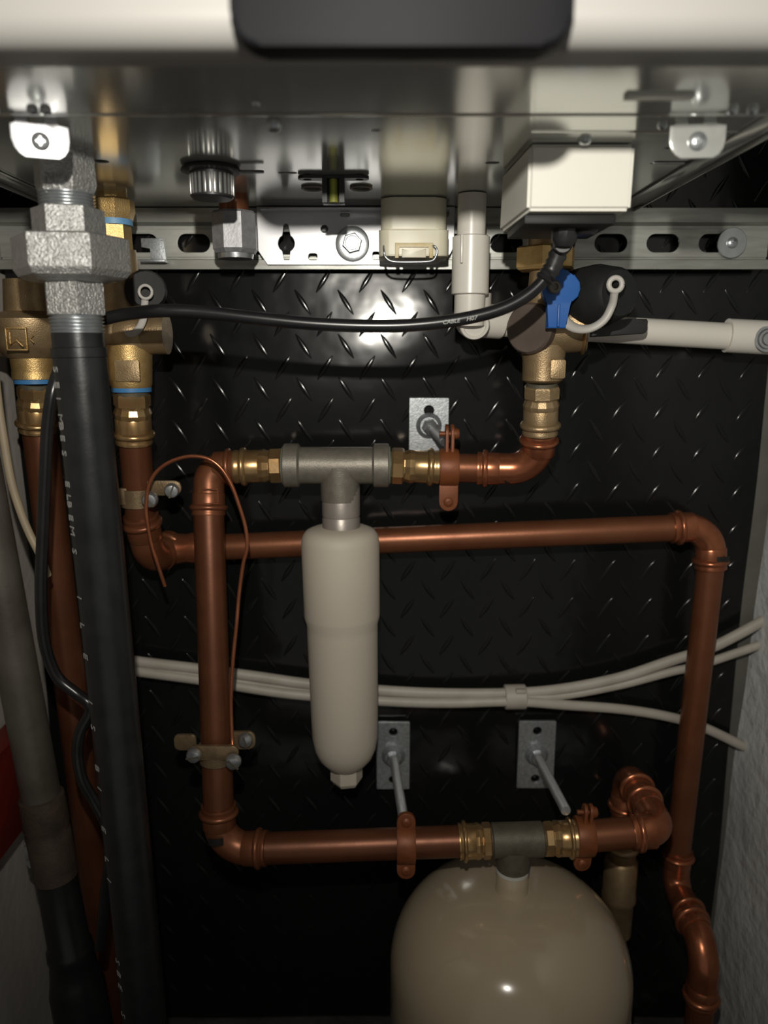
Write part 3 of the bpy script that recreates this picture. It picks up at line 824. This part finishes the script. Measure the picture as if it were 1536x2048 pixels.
# elbow
ec = P(945, 640, YC + .02)
el = thing('waste_elbow', 'white plastic elbow turning the waste pipe behind the brass valve', 'pipe elbow', P(945, 672, YC + .02))
m_ = MB().sphere(ec, 37 * k_, (1, 1, 1), n=28)
m_.cyl(ec, P(1000, 644, YC + .028), 35 * k_, 32)
m_.cyl(ec + Z3 * .022, ec, 38 * k_, 32)
part('bend', m_, WPLAS, el, 45)
part('front_plug', MB().lathe(ec - Y3 * .012 + Vector((0, 0, -.003)), (0, -1, -.35), [(0, 31 * k_), (.006, 31 * k_), (.0075, 28 * k_), (.0075, 23 * k_), (.006, 22 * k_), (.006, 0)], 32), WPLAS, el, 40)
YW = .705
hp = pipe_run('waste_pipe', [P(992, 646, YW), P(1462, 673, YW - .004)], M(26, 660, YW), 'white plastic waste pipe running right across tread plate to wall', WPLAS)
wc = thing('pipe_coupling', 'white plastic coupling on the waste pipe at right edge', 'pipe fitting', P(1500, 705, YW))
ca_, cb_ = P(1453, 671, YW - .004), P(1565, 677, YW - .006)
part('socket', MB().lathe(ca_, cb_ - ca_, [(0, M(28, 670, YW)), (0, M(33, 670, YW)), (.004, M(33, 670, YW)), ((cb_ - ca_).length, M(33, 670, YW))], 40), WPLAS, wc)
part('clip_ring', MB().lathe(P(1533, 678, YW - .018), -Y3, [(0, .011), (.002, .011), (.002, .009), (.0035, .008), (.0035, .006), (.005, .005), (.005, 0)], 28), ZINC, wc)

# ---------------------------------------------------------------- copper circuit A (in front)
RA = .0140
YA1, YA2 = .690, .622
# adapter under valve A
d_ = Z3
o_ = P(1080, 862, YA1 - .012)
adapter(P(1080, 868, .672), Vector((P(1084, 768, YV).x - P(1080, 868, .672).x, YV - .672, zat(768, YV) - zat(868, .672))), .0135, (zat(768, YV) - zat(868, .672)), 'brass press adapter hanging below the blue-levered valve', BRASS_C, hexr=1.16)
e1 = press_elbow(P(1079, 866, .672), P(1074, 938, .682), P(955, 937, YA1), .0133, 'bright copper elbow between blue-levered valve and gunmetal tee', R=.030, L=.020)
# black printed marks on elbows
def black_mark(parent, c, nrm_, upv, w_, h_, r):
    n_ = Vector(nrm_).normalized(); u_ = Vector(upv).normalized(); x_ = u_.cross(n_).normalized()
    m_ = MB()
    N_ = 8
    rows = []
    for q in range(N_ + 1):
        a = (q / N_ - .5) * (w_ / r)
        for s_ in (0,):
            base = Vector(c) + (n_ * math.cos(a) + x_ * math.sin(a)) * r
            rows.append([m_.bm.verts.new(base - u_ * h_ / 2), m_.bm.verts.new(base + u_ * h_ / 2)])
    for q in range(N_): m_.bm.faces.new((rows[q][0], rows[q + 1][0], rows[q + 1][1], rows[q][1]))
    return part('printed_mark', m_, LABEL, parent, 60)
black_mark(e1, P(1012, 938, .688), (0, -1, -.35), X3, .016, .0055, .0150)
pa = P(955, 937, YA1); pb = P(845, 935, YA1)
pipe_run('copper_pipe', [pa + (pa - pb).normalized() * .012, P(862, 935, YA1)], .0130, 'short copper pipe through clamp between gunmetal tee and elbow')
adapter(P(878, 935, YA1), P(780, 931, YA1) - P(878, 935, YA1), .0135, M(98, 933, YA1), 'brass press adapter on right end of gunmetal tee', BRASS)
# tee
tl, tr = P(568, 931, YA1), P(778, 931, YA1)
tc_ = P(680, 931, YA1)
te = thing('pipe_tee', 'grey gunmetal tee that carries the ivory filter', 'pipe fitting', P(680, 975, YA1))
Lt = (tr - tl).length
k_ = M(1, 930, YA1)
m_ = MB().lathe(tl, tr - tl, [(0, 36 * k_), (.0, 42 * k_), (.001, 44 * k_), (Lt * .14, 44 * k_), (Lt * .16, 37 * k_), (Lt * .84, 37 * k_), (Lt * .86, 44 * k_), (Lt - .001, 44 * k_), (Lt, 42 * k_), (Lt, 36 * k_)], 44)
part('run', m_, GUN, te, 40)
part('branch', MB().lathe(tc_, -Z3, [(0, 40 * k_), (M(70, 950, YA1), 39 * k_)], 40), GUN, te, 40)
for s_, q_ in ((tl, 1), (tr, -1)):
    part('thread_seal', MB().lathe(s_ - X3 * .0012 * q_, X3 * q_, [(0, 38 * k_), (.0016, 39 * k_)], 32), mat('green_grey_sealant', (.12, .15, .12), .6), te)
# filter
YFt = YA1
fx = P(680, 1060, YFt).x
fi = thing('magnetic_filter', 'ivory cylindrical filter bottle hanging below the gunmetal tee', 'filter', (fx, YFt, zat(1568, YFt)))
zt_ = zat(1066, YFt - .02)
k1 = M(1, 1000, YFt)
m_ = MB().lathe((fx + .0012, YFt, zat(968, YFt)), -Z3, [(0, 35 * k1), (.002, 38 * k1), (zat(968, YFt) - zat(1030, YFt), 38 * k1), (zat(968, YFt) - zat(1031, YFt), 36.5 * k1), (zat(968, YFt) - zat(1033, YFt), 36.5 * k1), (zat(968, YFt) - zat(1035, YFt), 38 * k1), (zat(968, YFt) - zat(1070, YFt), 38 * k1)], 40)
part('neck', m_, NICKEL, fi, 40, 'dull nickel neck')
zz0 = zat(1058, YFt)
pf = []
for py, r in ((1056, 36), (1059, 56), (1064, 68), (1073, 75), (1086, 78), (1230, 75.5), (1236, 75), (1250, 71), (1262, 70.5), (1440, 66.5), (1478, 65), (1500, 61), (1518, 53), (1530, 42), (1536, 36), (1537, 20)):
    pf.append((zz0 - zat(py, YFt - .006), r * M(1, py, YFt)))
m_ = MB().lathe((fx, YFt, zz0), (.012, 0, -1), pf, 56)
part('canister', m_, FILTER, fi, 30)
part('drain_nut', MB().lathe((fx + .0035, YFt, zat(1528, YFt)), -Z3, [(0, 32 * M(1, 1540, YFt)), (zat(1528, YFt) - zat(1557, YFt), 32 * M(1, 1540, YFt)), (zat(1528, YFt) - zat(1564, YFt), 27 * M(1, 1540, YFt))], 6, .35), FILTER, fi, 20)
part('vent_screw', MB().cyl(P(722, 1068, YFt), P(724, 1054, YFt), .003, 12), STRAP, fi)
# left adapter and elbow
adapter(P(470, 934, YA1), P(568, 931, YA1) - P(470, 934, YA1), .0135, M(98, 933, YA1), 'brass press adapter on left end of gunmetal tee', BRASS)
e2 = press_elbow(P(473, 934, YA1), P(418, 936, YA1), P(417, 1030, YA1 - .008), .0133, 'copper elbow with pale square mark, top left of the filter loop', R=.026, L=.020, m=COPPER)
for dx, dz, w__, h__ in ((0, .0070, .014, .0010), (0, -.0060, .014, .0010), (-.0065, .0005, .0009, .012), (.0065, .0005, .0009, .012)):
    m_ = MB().box(P(421, 994, YA1 - .0205) + Vector((dx, abs(dx) * .25, dz)), (w__, .0012, h__))
    part('embossed_square', m_, COPPER_B, e2)
va1, va2 = P(417, 1020, YA1 - .008), P(438, 1640, YA2 + .002)
pipe_run('copper_pipe', [va1, va2], .0138, 'tall copper pipe left of the ivory filter', COPPER_SHADE)
hA = P(520, 1697, YA2 - .004)
e3 = press_elbow(P(437, 1610, YA2 + .004), P(440, 1698, YA2), hA + (P(560, 1696, YA2) - hA).normalized() * .006, .0138, 'copper elbow with black mark at bottom left of the loop', R=.026, L=.021, m=COPPER)
black_mark(e3, P(438, 1661, YA2), (0, -1, -.1), Z3, .014, .0075, .0158)
pL, pR = P(532, 1697, YA2), P(930, 1682, YA2)
pipe_run('copper_pipe', [pL, pR], .0140, 'horizontal copper pipe from bottom left elbow to tee above cream tank', COPPER_SHADE)
# lower tee and adapters
t2c = P(1032, 1679, YA2)
t2 = thing('pipe_tee', 'dark tarnished tee standing on the cream tank', 'pipe fitting', P(1023, 1752, YA2))
k_ = M(1, 1680, YA2)
l2, r2 = P(983, 1681, YA2), P(1086, 1678, YA2)
part('run', MB().lathe(l2, r2 - l2, [(0, 30 * k_), (.001, 34 * k_), ((r2 - l2).length - .001, 34 * k_), ((r2 - l2).length, 30 * k_)], 40), GUN_D, t2, 40)
part('branch', MB().lathe(P(1027, 1690, YA2), -Z3, [(0, 35 * k_), (.012, 35 * k_), (P(1027, 1690, YA2).z - zat(1757, YA2 - .014), 33 * k_)], 40), GUN_D, t2, 40)
adapter(P(917, 1683, YA2), l2 - P(917, 1683, YA2), .0140, (l2 - P(917, 1683, YA2)).length, 'brass press adapter left of the dark tee', BRASS, hexr=1.14)
adapter(P(1152, 1676, YA2), r2 - P(1152, 1676, YA2), .0140, (r2 - P(1152, 1676, YA2)).length, 'brass press adapter right of the dark tee', BRASS, hexr=1.14)
pM, pN = P(1140, 1675, YA2), P(1278, 1664, YA2)
pipe_run('copper_pipe', [pM, pN], .0140, 'short copper pipe through twisted clamp right of the dark tee')
# elbow to the wall, short run back, elbow down
cE = P(1322, 1661, YA2)
bE = cE + Vector((0, .052, 0))
e4 = press_elbow(P(1262, 1665, YA2), cE, bE, .0138, 'copper elbow turning back to wall, right of cream tank', R=.024, L=.021)
cF = Vector((cE.x, .720, cE.z))
pipe_run('copper_pipe', [bE - Y3 * .012, cF - Y3 * .026], .0136, 'short copper pipe running back to the wall above tank')
e5 = press_elbow(cF - Y3 * .038, cF, cF - Z3 * .045, .0136, 'copper elbow near wall turning down behind the horizontal pipe', R=.022, L=.020)
pipe_run('copper_pipe', [cF - Z3 * .030, cF - Z3 * .085], .0134, 'copper pipe dropping behind the twisted clamp')
ch = cF - Z3 * .078
lw = thing('brass_coupling', 'long brass coupling dropping behind the right of the cream tank', 'pipe fitting', ch - Z3 * .11)
press_collar(ch, -Z3, .0134, .024, BRASS_C, lw)
part('barrel', MB().lathe(ch - Z3 * .022, -Z3, [(0, .0150), (.003, .0172), (.040, .0172), (.044, .0180), (.049, .0180), (.052, .0160), (.09, .0155)], 36), BRASS_C, lw, 40)

# ---------------------------------------------------------------- copper circuit B (behind)
YBt, YBb = .672, .700
ad = adapter(P(268, 886, .672), Vector((vx, YV, zat(783, YV))) - P(268, 886, .672), .0140, (zat(783, YV) - zat(886, .672)), 'brass press adapter under the capped valve behind gas pipe', BRASS, hexr=1.10)
part('blue_seal', MB().lathe((vx, YV, zat(775, YV)), -Z3, [(0, .0165), (.0035, .0165)], 32), TAPE, vb)
p1, p2 = P(269, 876, .672), P(284, 1058, .684)
pipe_run('copper_pipe', [p1, p2], .0136, 'copper pipe below the capped valve, through flat brass clamp', COPPER_SHADE)
cB1 = P(303, 1128, .694)
bB1 = P(344, 1090, .742 - .012)
e6 = press_elbow(P(281, 1030, .682), cB1, bB1, .0140, 'copper elbow at lower left, half hidden by the earth wire', R=.022, L=.024, m=COPPER)
hb1, hb2 = P(356, 1098, .728), P(1352, 1056, .712)
rd = thing('pipe_reducer', 'small copper reducer joining lower left elbow and long horizontal pipe', 'pipe fitting', P(365, 1115, .728))
part('body', MB().lathe(P(338, 1098, .724), hb2 - hb1, [(0, .014), (.006, .0155), (.010, .0150), (.018, .0140), (.024, .0152), (.030, .0145)], 32), COPPER_B, rd, 40)
pipe_run('copper_pipe', [hb1, hb2], .0128, 'long horizontal copper pipe passing behind the ivory filter')
cB2 = P(1423, 1052, .712)
vB1, vB2 = P(1421, 1136, .712), P(1356, 1706, .722)
e7 = press_elbow(P(1342, 1056, .712), cB2, vB1, .0130, 'copper elbow with black mark at upper right corner', R=.026, L=.021)
black_mark(e7, P(1428, 1112, .712), (.25, -1, 0), Z3, .015, .0060, .0148)
pipe_run('copper_pipe', [vB1 + Z3 * .008, vB2 - Z3 * .004], .0126, 'tall copper pipe at right, in front of pale cables')
cB3 = P(1350, 1772, .722)
cB4 = Vector((cB3.x - .002, .636, cB3.z))
e8 = press_elbow(P(1357, 1700, .722), cB3, cB3 - Y3 * .045, .0130, 'copper elbow turning forward below tall right pipe', R=.018, L=.019)
e9 = press_elbow(cB4 + Y3 * .040, cB4, cB4 - Z3 * .062, .0136, 'lowest copper elbow by the right wall, turning down', R=.028, L=.020)
lowp = cB4 - Z3 * .055
pipe_run('copper_pipe', [lowp, Vector((lowp.x, lowp.y, .002))], .0132, 'copper pipe running down to floor by right wall')

# ---------------------------------------------------------------- far left copper pipe D, steel pipe
adapter(P(76, 862, .672), Vector((dx_, YV, zat(768, YV))) - P(76, 862, .672), .0142, (zat(768, YV) - zat(862, .672)), 'golden brass press adapter under far left valve', BRASS, hexr=1.08)
part('blue_seal', MB().lathe((dx_, YV, zat(757, YV)), -Z3, [(0, .0168), (.0042, .0168)], 32), TAPE, vd)
pd = P(78, 855, .674)
pipe_run('copper_pipe', [pd, Vector((P(226, 2040, .690).x + .0005, .690, .002))], .0145, 'long copper pipe at far left between grey pipe and gas pipe', COPPER_SHADE)
YP = .615
sp0 = P(30, 1200, YP)
sx_ = sp0.x - .004
sp = thing('steel_pipe', 'weathered grey steel pipe at left wall with dark lower sleeve', 'pipe', (sx_, YP, 0))
q0_, q1_ = P(82, 1590, YP), P(163, 2020, YP)
sd = (q1_ - q0_).normalized()
def sp_at(py): return q0_ + sd * ((q0_.z - zat(py, YP)) / -sd.z)
zs1, zs2, zs3 = 0.0, (sp_at(1655) - q0_).length, (sp_at(1752) - q0_).length
part('pipe', MB().cyl(q0_ - sd * .62, q0_ + sd * .01, .0165, 32), GREYPIPE, sp)
m_ = MB().lathe(q0_, sd, [(0, .0165), (.001, .0190), (zs2 - .004, .0200), (zs2, .0182), (zs2 + .004, .0192), (zs3, .0186), (zs3 + .001, .0165)], 28)
part('coupling', m_, RUST, sp, 40, 'rusty brown coupling')
LL = (q0_.z - .003) / -sd.z
m_ = MB().lathe(q0_, sd, [(zs3, .0155), (zs3 + .001, .0178), (zs3 + .070, .0185), (zs3 + .074, .0205), (zs3 + .082, .0210), (zs3 + .086, .0195), (zs3 + .105, .022), (zs3 + .12, .025), (LL, .025)], 32)
part('lower_sleeve', m_, BLACKPIPE, sp, 40)
# pipe bracket screws left of the coupling
c = P(58, 1722, .60)
ps = thing('pipe_bracket', 'small zinc bracket with screws beside rusty coupling', 'bracket', P(58, 1740, .60))
part('tab', MB().box(c + Vector((.004, .012, .002)), (.026, .004, .020), bev=.001), ZINC, ps)
hexbolt(c + Vector((-.002, .009, .006)), (-.2, -1, .1), .0052, ps, None, ZINC)
hexbolt(c + Vector((-.001, .009, -.007)), (-.2, -1, -.1), .0052, ps, None, ZINC)
# red plastic part on the left wall
a = P(48, 1490, .655)
rc = thing('red_cover', 'dark red plastic cover with rounded corners on the left wall', 'cover', (-.35, .64, zat(1680, .655)))
zr1, zr2 = zat(1488, .63), zat(1668, .63)
m_ = MB().prism((-.357, .630, (zr1 + zr2) / 2), Y3, Z3, X3, rrect(.115, zr1 - zr2, .014), .022, .003)
part('shell', m_, REDM, rc, 40)

# ---------------------------------------------------------------- clamps
def ring_clamp(c, d, r, wid, label, base, rod_end, lug_dir, twist=0.0, lug_px=.020):
    """iron ring clamp: two half bands, lugs with screws, rod and plate on the wall"""
    c, d = Vector(c), Vector(d).normalized()
    base, rod_end = Vector(base), Vector(rod_end)
    t = thing('pipe_clamp', label, 'pipe clamp', Vector((c.x, c.y, c.z - r * 2)), 'copper coated ring clamps on rods')
    part('band', MB().lathe(c - d * wid / 2, d, [(0, r), (0, r + .0022), (wid * .1, r + .0028), (wid * .9, r + .0028), (wid, r + .0022), (wid, r)], 40), COPPER_P, t, 40)
    u = Vector(lug_dir).normalized()
    side = d.cross(u).normalized()
    if side.y > 0: side = -side
    for s_ in (1, -1):
        lug0 = c + u * s_ * (r - .001)
        w2 = wid * .5
        ol_ = [(-w2, 0), (w2, 0), (w2, lug_px - w2)] + [(w2 * math.cos(q), lug_px - w2 + w2 * math.sin(q)) for q in [PI * k / 8 for k in range(1, 8)]] + [(-w2, lug_px - w2)]
        fwd = side
        if s_ > 0 and twist:
            m_ = MB().prism(lug0 - d * .0035, fwd, u * s_, d, [(a_ * .9, b_) for a_, b_ in ol_], .0028, .0004)
            m_.prism(lug0 + d * .0015, fwd, u * s_, d, [(a_ * .9, b_) for a_, b_ in ol_], .0028, .0004)
            part('lug', m_, COPPER_P, t, 40)
            part('lug_screw', MB().lathe(lug0 + u * s_ * (lug_px - w2) - d * .009, d, [(0, .0022), (.013, .0022), (.013, .0050), (.016, .0050), (.018, .0040), (.018, 0)], 16), COPPER_P, t, 40)
        else:
            m_ = MB().prism(lug0 - side * -.0012, d, u * s_, side, ol_, .0050, .0006)
            part('lug', m_, COPPER_P, t, 40)
            pozi_screw(lug0 + u * s_ * (lug_px - w2) + side * .0060, side, .0046, COPPER_P, t, 'lug_screw', .0026)
    # plate on the wall
    return t
def wall_stud(px, py, wpx, hpx, rod_to, parent, holes_=((0, .36), (0, -.36))):
    Yp = D - .004
    tl_, br_ = P(px - wpx / 2, py - hpx / 2, Yp), P(px + wpx / 2, py + hpx / 2, Yp)
    w__, h__ = br_.x - tl_.x, tl_.z - br_.z
    cx__, cz__ = (tl_.x + br_.x) / 2, (tl_.z + br_.z) / 2
    hs_ = [circ(a_ * w__, b_ * h__, .0052 if hpx < 120 else .0050, 20) for a_, b_ in holes_]
    sheet('wall_plate', (cx__, Yp - .002, cz__), X3, Z3, -Y3, rrect(w__, h__, .0010), hs_, .0028, GALV, parent, .0003)
    rod_to = Vector(rod_to)
    o__ = Vector((cx__ + parent.get('dxs', 0), Yp - .0035, cz__ + parent.get('dzs', 0)))
    d__ = (rod_to - o__)
    part('boss', MB().lathe(o__, -Y3, [(0, .0125), (.002, .0122), (.005, .0095), (.007, .0085)], 28), GALV, parent)
    part('nut', MB().lathe(o__ - Y3 * .006, d__, [(0, .0078), (.006, .0078), (.007, .0068)], 6, .2), ZINC, parent, 20)
    m_ = MB(); L__ = d__.length
    threads(m_, o__, d__, .0047, L__, int(L__ / .0014))
    part('threaded_rod', m_, ZINC, parent, 40)
cc1 = P(897, 935, YA1)
k1 = ring_clamp(cc1, X3, .0142, M(38, 935, YA1), 'orange-brown ring clamp on upper pipe, right of gunmetal tee', cc1, cc1, Z3, 1, .026)
k1['dzs'] = -.001
wall_stud(857, 848, 76, 104, P(890, 884, YA1 + .012), k1, ((0, .27),))
cc2 = P(812, 1686, YA2)
k2 = ring_clamp(cc2, X3, .0150, M(37, 1686, YA2), 'orange-brown ring clamp on lower pipe, below the ivory filter', cc2, cc2, (0, 0.06, 1), 0, .018)
k2['dzs'] = .001
wall_stud(786, 1508, 64, 132, P(806, 1632, YA2 + .012), k2)
cc3 = P(1168, 1672, YA2)
k3 = ring_clamp(cc3, X3, .0150, M(34, 1672, YA2), 'orange-brown ring clamp right of dark tee, its rod end showing', cc3, cc3, (.06, 0, 1), 1, .018)
k3['dzs'] = .001
wall_stud(1071, 1506, 66, 132, P(1132, 1622, YA2 + .006), k3)
for o in (k1, k2, k3):
    for q in ('dzs',):
        if q in o: del o[q]

# flat brass clamps
def screw_head(c, d, r, m, parent, slot_a=.9, name='bolt'):
    x, y, d = frame(Vector(d))
    c = Vector(c)
    o = part(name, MB().lathe(c, d, [(0, r), (r * .5, r), (r * .85, r * .8), (r * .95, r * .4), (r * .95, 0)], 24), m, parent, 40)
    sx2 = x * math.cos(slot_a) + y * math.sin(slot_a); sy2 = d.cross(sx2)
    part('slot', MB().box(c + d * r * .96, (r * 1.8, r * .24, r * .10), Matrix((sx2, sy2, d)).transposed()), GUN_D, o)
    return o
YB_ = .680
bc = thing('earth_clamp', 'flat brass saddle clamp holding earth wire below the capped valve', 'pipe clamp', P(290, 1012, YB_))
cb = P(277, 993, YB_)
part('band', MB().lathe(cb + Z3 * M(18, 993, YB_), (.0, .03, -1), [(0, .0137), (0, .0156), (M(36, 993, YB_), .0156), (M(36, 993, YB_), .0137)], 32), CLAMPB, bc, 40)
part('left_lug', MB().box(P(250, 993, YB_ - .012), (.018, .0025, .015), bev=.0008), CLAMPB, bc)
q0 = P(330, 975, YB_ - .008)
part('right_lug', MB().prism(q0, X3, Z3, -Y3, rrect(.034, .013, .006, -.002, 0), .003, .0006), CLAMPB, bc)
screw_head(P(344, 980, YB_ - .011), (.15, -1, -.1), .0066, ZINC, bc, 1.2)
screw_head(P(301, 998, YB_ - .020), (.05, -1, -.1), .0070, ZINC, bc, 2.2)
part('bolt_shank', MB().cyl(P(301, 998, YB_ - .021), P(301, 998, YB_ - .010), .0038, 16), ZINC, bc)
YB2 = .634
bd = thing('saddle_clamp', 'brass saddle clamp with slotted bolts on tall pipe left of filter', 'pipe clamp', P(430, 1525, YB2))
cb = P(434, 1502, YB2)
part('band', MB().lathe(cb + Z3 * M(15, 1500, YB2), -Z3, [(0, .0139), (0, .0160), (M(34, 1500, YB2), .0160), (M(34, 1500, YB2), .0139)], 32), CLAMPB, bd, 40)
part('front_strap', MB().prism(P(428, 1503, YB2 - .0135), X3, Z3, -Y3, rrect(M(98, 1500, YB2), .0135, .006), .003, .0006), CLAMPB, bd)
part('rear_lug', MB().prism(P(470, 1478, YB2 + .012), X3, Z3, -Y3, rrect(.038, .017, .006), .003, .0006), CLAMPB, bd)
part('rear_lug', MB().prism(P(372, 1482, YB2 + .012), X3, Z3, -Y3, rrect(.020, .015, .004), .003, .0006), CLAMPB, bd)
screw_head(P(389, 1508, YB2 - .018), (-.1, -1, -.1), .0066, ZINC, bd, .2)
screw_head(P(467, 1520, YB2 - .018), (.1, -1, -.2), .0070, ZINC, bd, 2.3)
screw_head(P(491, 1478, YB2 + .008), (.1, -1, -.1), .0066, ZINC, bd, 1.8)

# ---------------------------------------------------------------- cream expansion tank
YK2 = .621
tk = thing('expansion_tank', 'cream enamelled expansion tank with domed top at the bottom', 'tank', (P(1017, 1950, YK2).x, YK2, 0))
tkx = P(1017, 1950, YK2).x
RT = .1120
ztop = zat(1785, YK2) + .004
pf = [(0, .001)]
for k in range(1, 19):
    a = PI / 2 * k / 18
    pf.append((.080 * (1 - math.cos(a)), RT * math.sin(a) ** .72))
pf += [(.090, RT * 1.0), (ztop - .012, RT), (ztop - .002, RT * .93)]
m_ = MB().lathe((tkx, YK2, ztop), -Z3, pf, 96)
part('shell', m_, TANKM, tk, 40)
nk = P(1023, 1780, YK2)
m_ = MB(); threads(m_, (nk.x, YK2, zat(1748, YK2 - .01)), -Z3, .0135, .006, 3)
part('thread', m_, ZINC, tk, 40)
part('neck', MB().lathe((nk.x, YK2, zat(1756, YK2 - .01)), -Z3, [(0, .0138), (.001, .0145), (.012, .0148), (.022, .0155), (.026, .018), (.030, .024)], 36), TANKM, tk, 50)
part('thread_seal', MB().lathe((nk.x, YK2, zat(1750, YK2 - .01)), -Z3, [(0, .0148), (.003, .0150)], 32), PTFE, tk)

# ---------------------------------------------------------------- cables
def cable(name, pts, r, m, label, sx=1.0, cat='cable', group=None, n=14):
    return tag(part(name, MB().tube(smooth_path(pts, 8), r, n, sx=sx), m, None, 60), label, cat, group)
gx2 = cg + Vector((0, .003, -.010))
yy = .56
pts = [gx2, P(1122, 492, yy), P(1105, 535, yy), P(1068, 580, yy), P(1010, 615, yy), P(930, 637, yy), P(830, 650, yy), P(730, 652, yy), P(620, 647, yy), P(500, 635, yy), P(400, 624, yy), P(310, 622, yy), P(225, 634, yy + .01), P(170, 655, .57), P(140, 690, .577), P(117, 745, .575), P(104, 790, .57), P(95, 860, .57), P(90, 960, .57),
       P(85, 1080, .57), P(82, 1180, .57), P(88, 1280, .575), P(112, 1350, .58), P(150, 1385, .58), P(176, 1405, .578), P(180, 1425, .578), P(160, 1465, .575), P(155, 1510, .575), P(165, 1560, .575), P(190, 1605, .578), P(212, 1650, .578), P(220, 1710, .575), P(212, 1780, .575), P(206, 1840, .575), P(200, 1896, .575)]
cbl = thing('flex_cable', 'black glossy round cable looping from wiring box to gas pipe and down', 'cable', P(200, 1900, .575))
part('sheath', MB().tube(smooth_path(pts, 8), .0046, 16), BLACKC, cbl, 60)
# printed words on the cable
cy_ = yy - .0047
lettering('printed_words', 'CABLE', P(903, 643, cy_), (P(918, 641, cy_) - P(888, 645, cy_)), Z3 + X3 * .12, .0042, .0001, WHITEINK, cbl)
lettering('printed_words', 'H07', P(944, 637, cy_), (P(960, 634, cy_) - P(930, 639, cy_)), Z3 + X3 * .18, .0044, .0001, WHITEINK, cbl)
# ribbed bend relief near the gland
m_ = MB()
b1, b2 = P(1128, 475, yy), P(1092, 560, yy)
pp_ = smooth_path([gx2, P(1122, 492, yy), P(1105, 535, yy), P(1085, 562, yy)], 6)
rs = [(.0068 if k % 2 else .0056) for k in range(len(pp_))]
part('bend_relief', MB().tube(pp_, rs, 16), BLACKP, cbl, 60)

yt = .737
tc1 = [P(180, 1305, yt), P(268, 1322, yt), P(400, 1338, yt), P(520, 1354, yt), P(620, 1368, yt), P(780, 1382, yt), P(900, 1387, yt), P(1030, 1386, yt - .002), P(1130, 1377, yt), P(1240, 1355, yt), P(1340, 1322, yt), P(1430, 1292, yt), P(1540, 1234, yt)]
cable('twin_cable', tc1, .0056, TECABLE, 'top pale cable of the three, rising to the right wall', .9, group='pale cables across the tread plate')
tc2 = [P(180, 1312, yt), P(268, 1335, yt), P(400, 1352, yt), P(520, 1372, yt), P(620, 1385, yt), P(780, 1398, yt), P(900, 1400, yt - .001), P(1030, 1397, yt - .004), P(1130, 1390, yt), P(1240, 1370, yt), P(1340, 1344, yt), P(1400, 1330, yt), P(1525, 1288, yt)]
cable('twin_cable', tc2, .0046, TECABLE, 'middle pale cable of the three, behind the tall right pipe', .9, group='pale cables across the tread plate')
tc3 = [P(180, 1326, yt - .003), P(268, 1342, yt - .003), P(400, 1360, yt - .003), P(520, 1380, yt - .004), P(620, 1392, yt - .004), P(780, 1403, yt - .004), P(900, 1406, yt - .004), P(1030, 1403, yt - .008), P(1130, 1410, yt - .004), P(1240, 1418, yt), P(1330, 1432, yt), P(1400, 1452, yt), P(1482, 1490, yt), P(1520, 1508, yt)]
cable('twin_cable', tc3, .0052, TECABLE, 'bottom pale cable of the three, falling towards right wall', .9, group='pale cables across the tread plate')
ct_ = P(1030, 1394, yt)
m_ = MB().lathe(ct_ - X3 * .011, (1, 0, .02), [(0, .0118), (.001, .0128), (.021, .0128), (.022, .0118)], 24)
m_.box(ct_ + Vector((.004, -.009, .011)), (.010, .006, .004), bev=.0008)
tag(part('cable_tie', m_, TECABLE, None, 40), 'pale plastic clip bundling the three pale cables', 'cable clip')
cable('thin_cable', [P(-14, 700, .60), P(-4, 800, .60), P(8, 880, .60), P(22, 960, .60), P(40, 1020, .60), P(58, 1065, .60), P(80, 1110, .60), P(95, 1150, .61)], .0032, BEIGE, 'thin beige cable hanging at the left edge', cat='cable')
ye = .652
wp = [P(330, 1172, ye + .005), P(316, 1130, ye), P(302, 1085, ye), P(293, 1030, ye), P(293, 1000, ye), P(298, 970, ye), P(312, 945, ye), P(338, 925, ye), P(375, 913, ye), P(412, 916, ye), P(440, 934, ye), P(462, 968, ye), P(478, 1010, ye), P(491, 1055, ye), P(494, 1095, ye), P(486, 1130, ye), P(478, 1190, ye), P(473, 1250, ye - .005), P(466, 1320, ye - .01), P(462, 1400, ye - .015), P(464, 1470, ye - .02), P(466, 1515, ye - .03)]
cable('earth_wire', wp, .0017, COPPER_B, 'bare copper earth wire arching from flat clamp over the elbow', cat='wire', n=10)
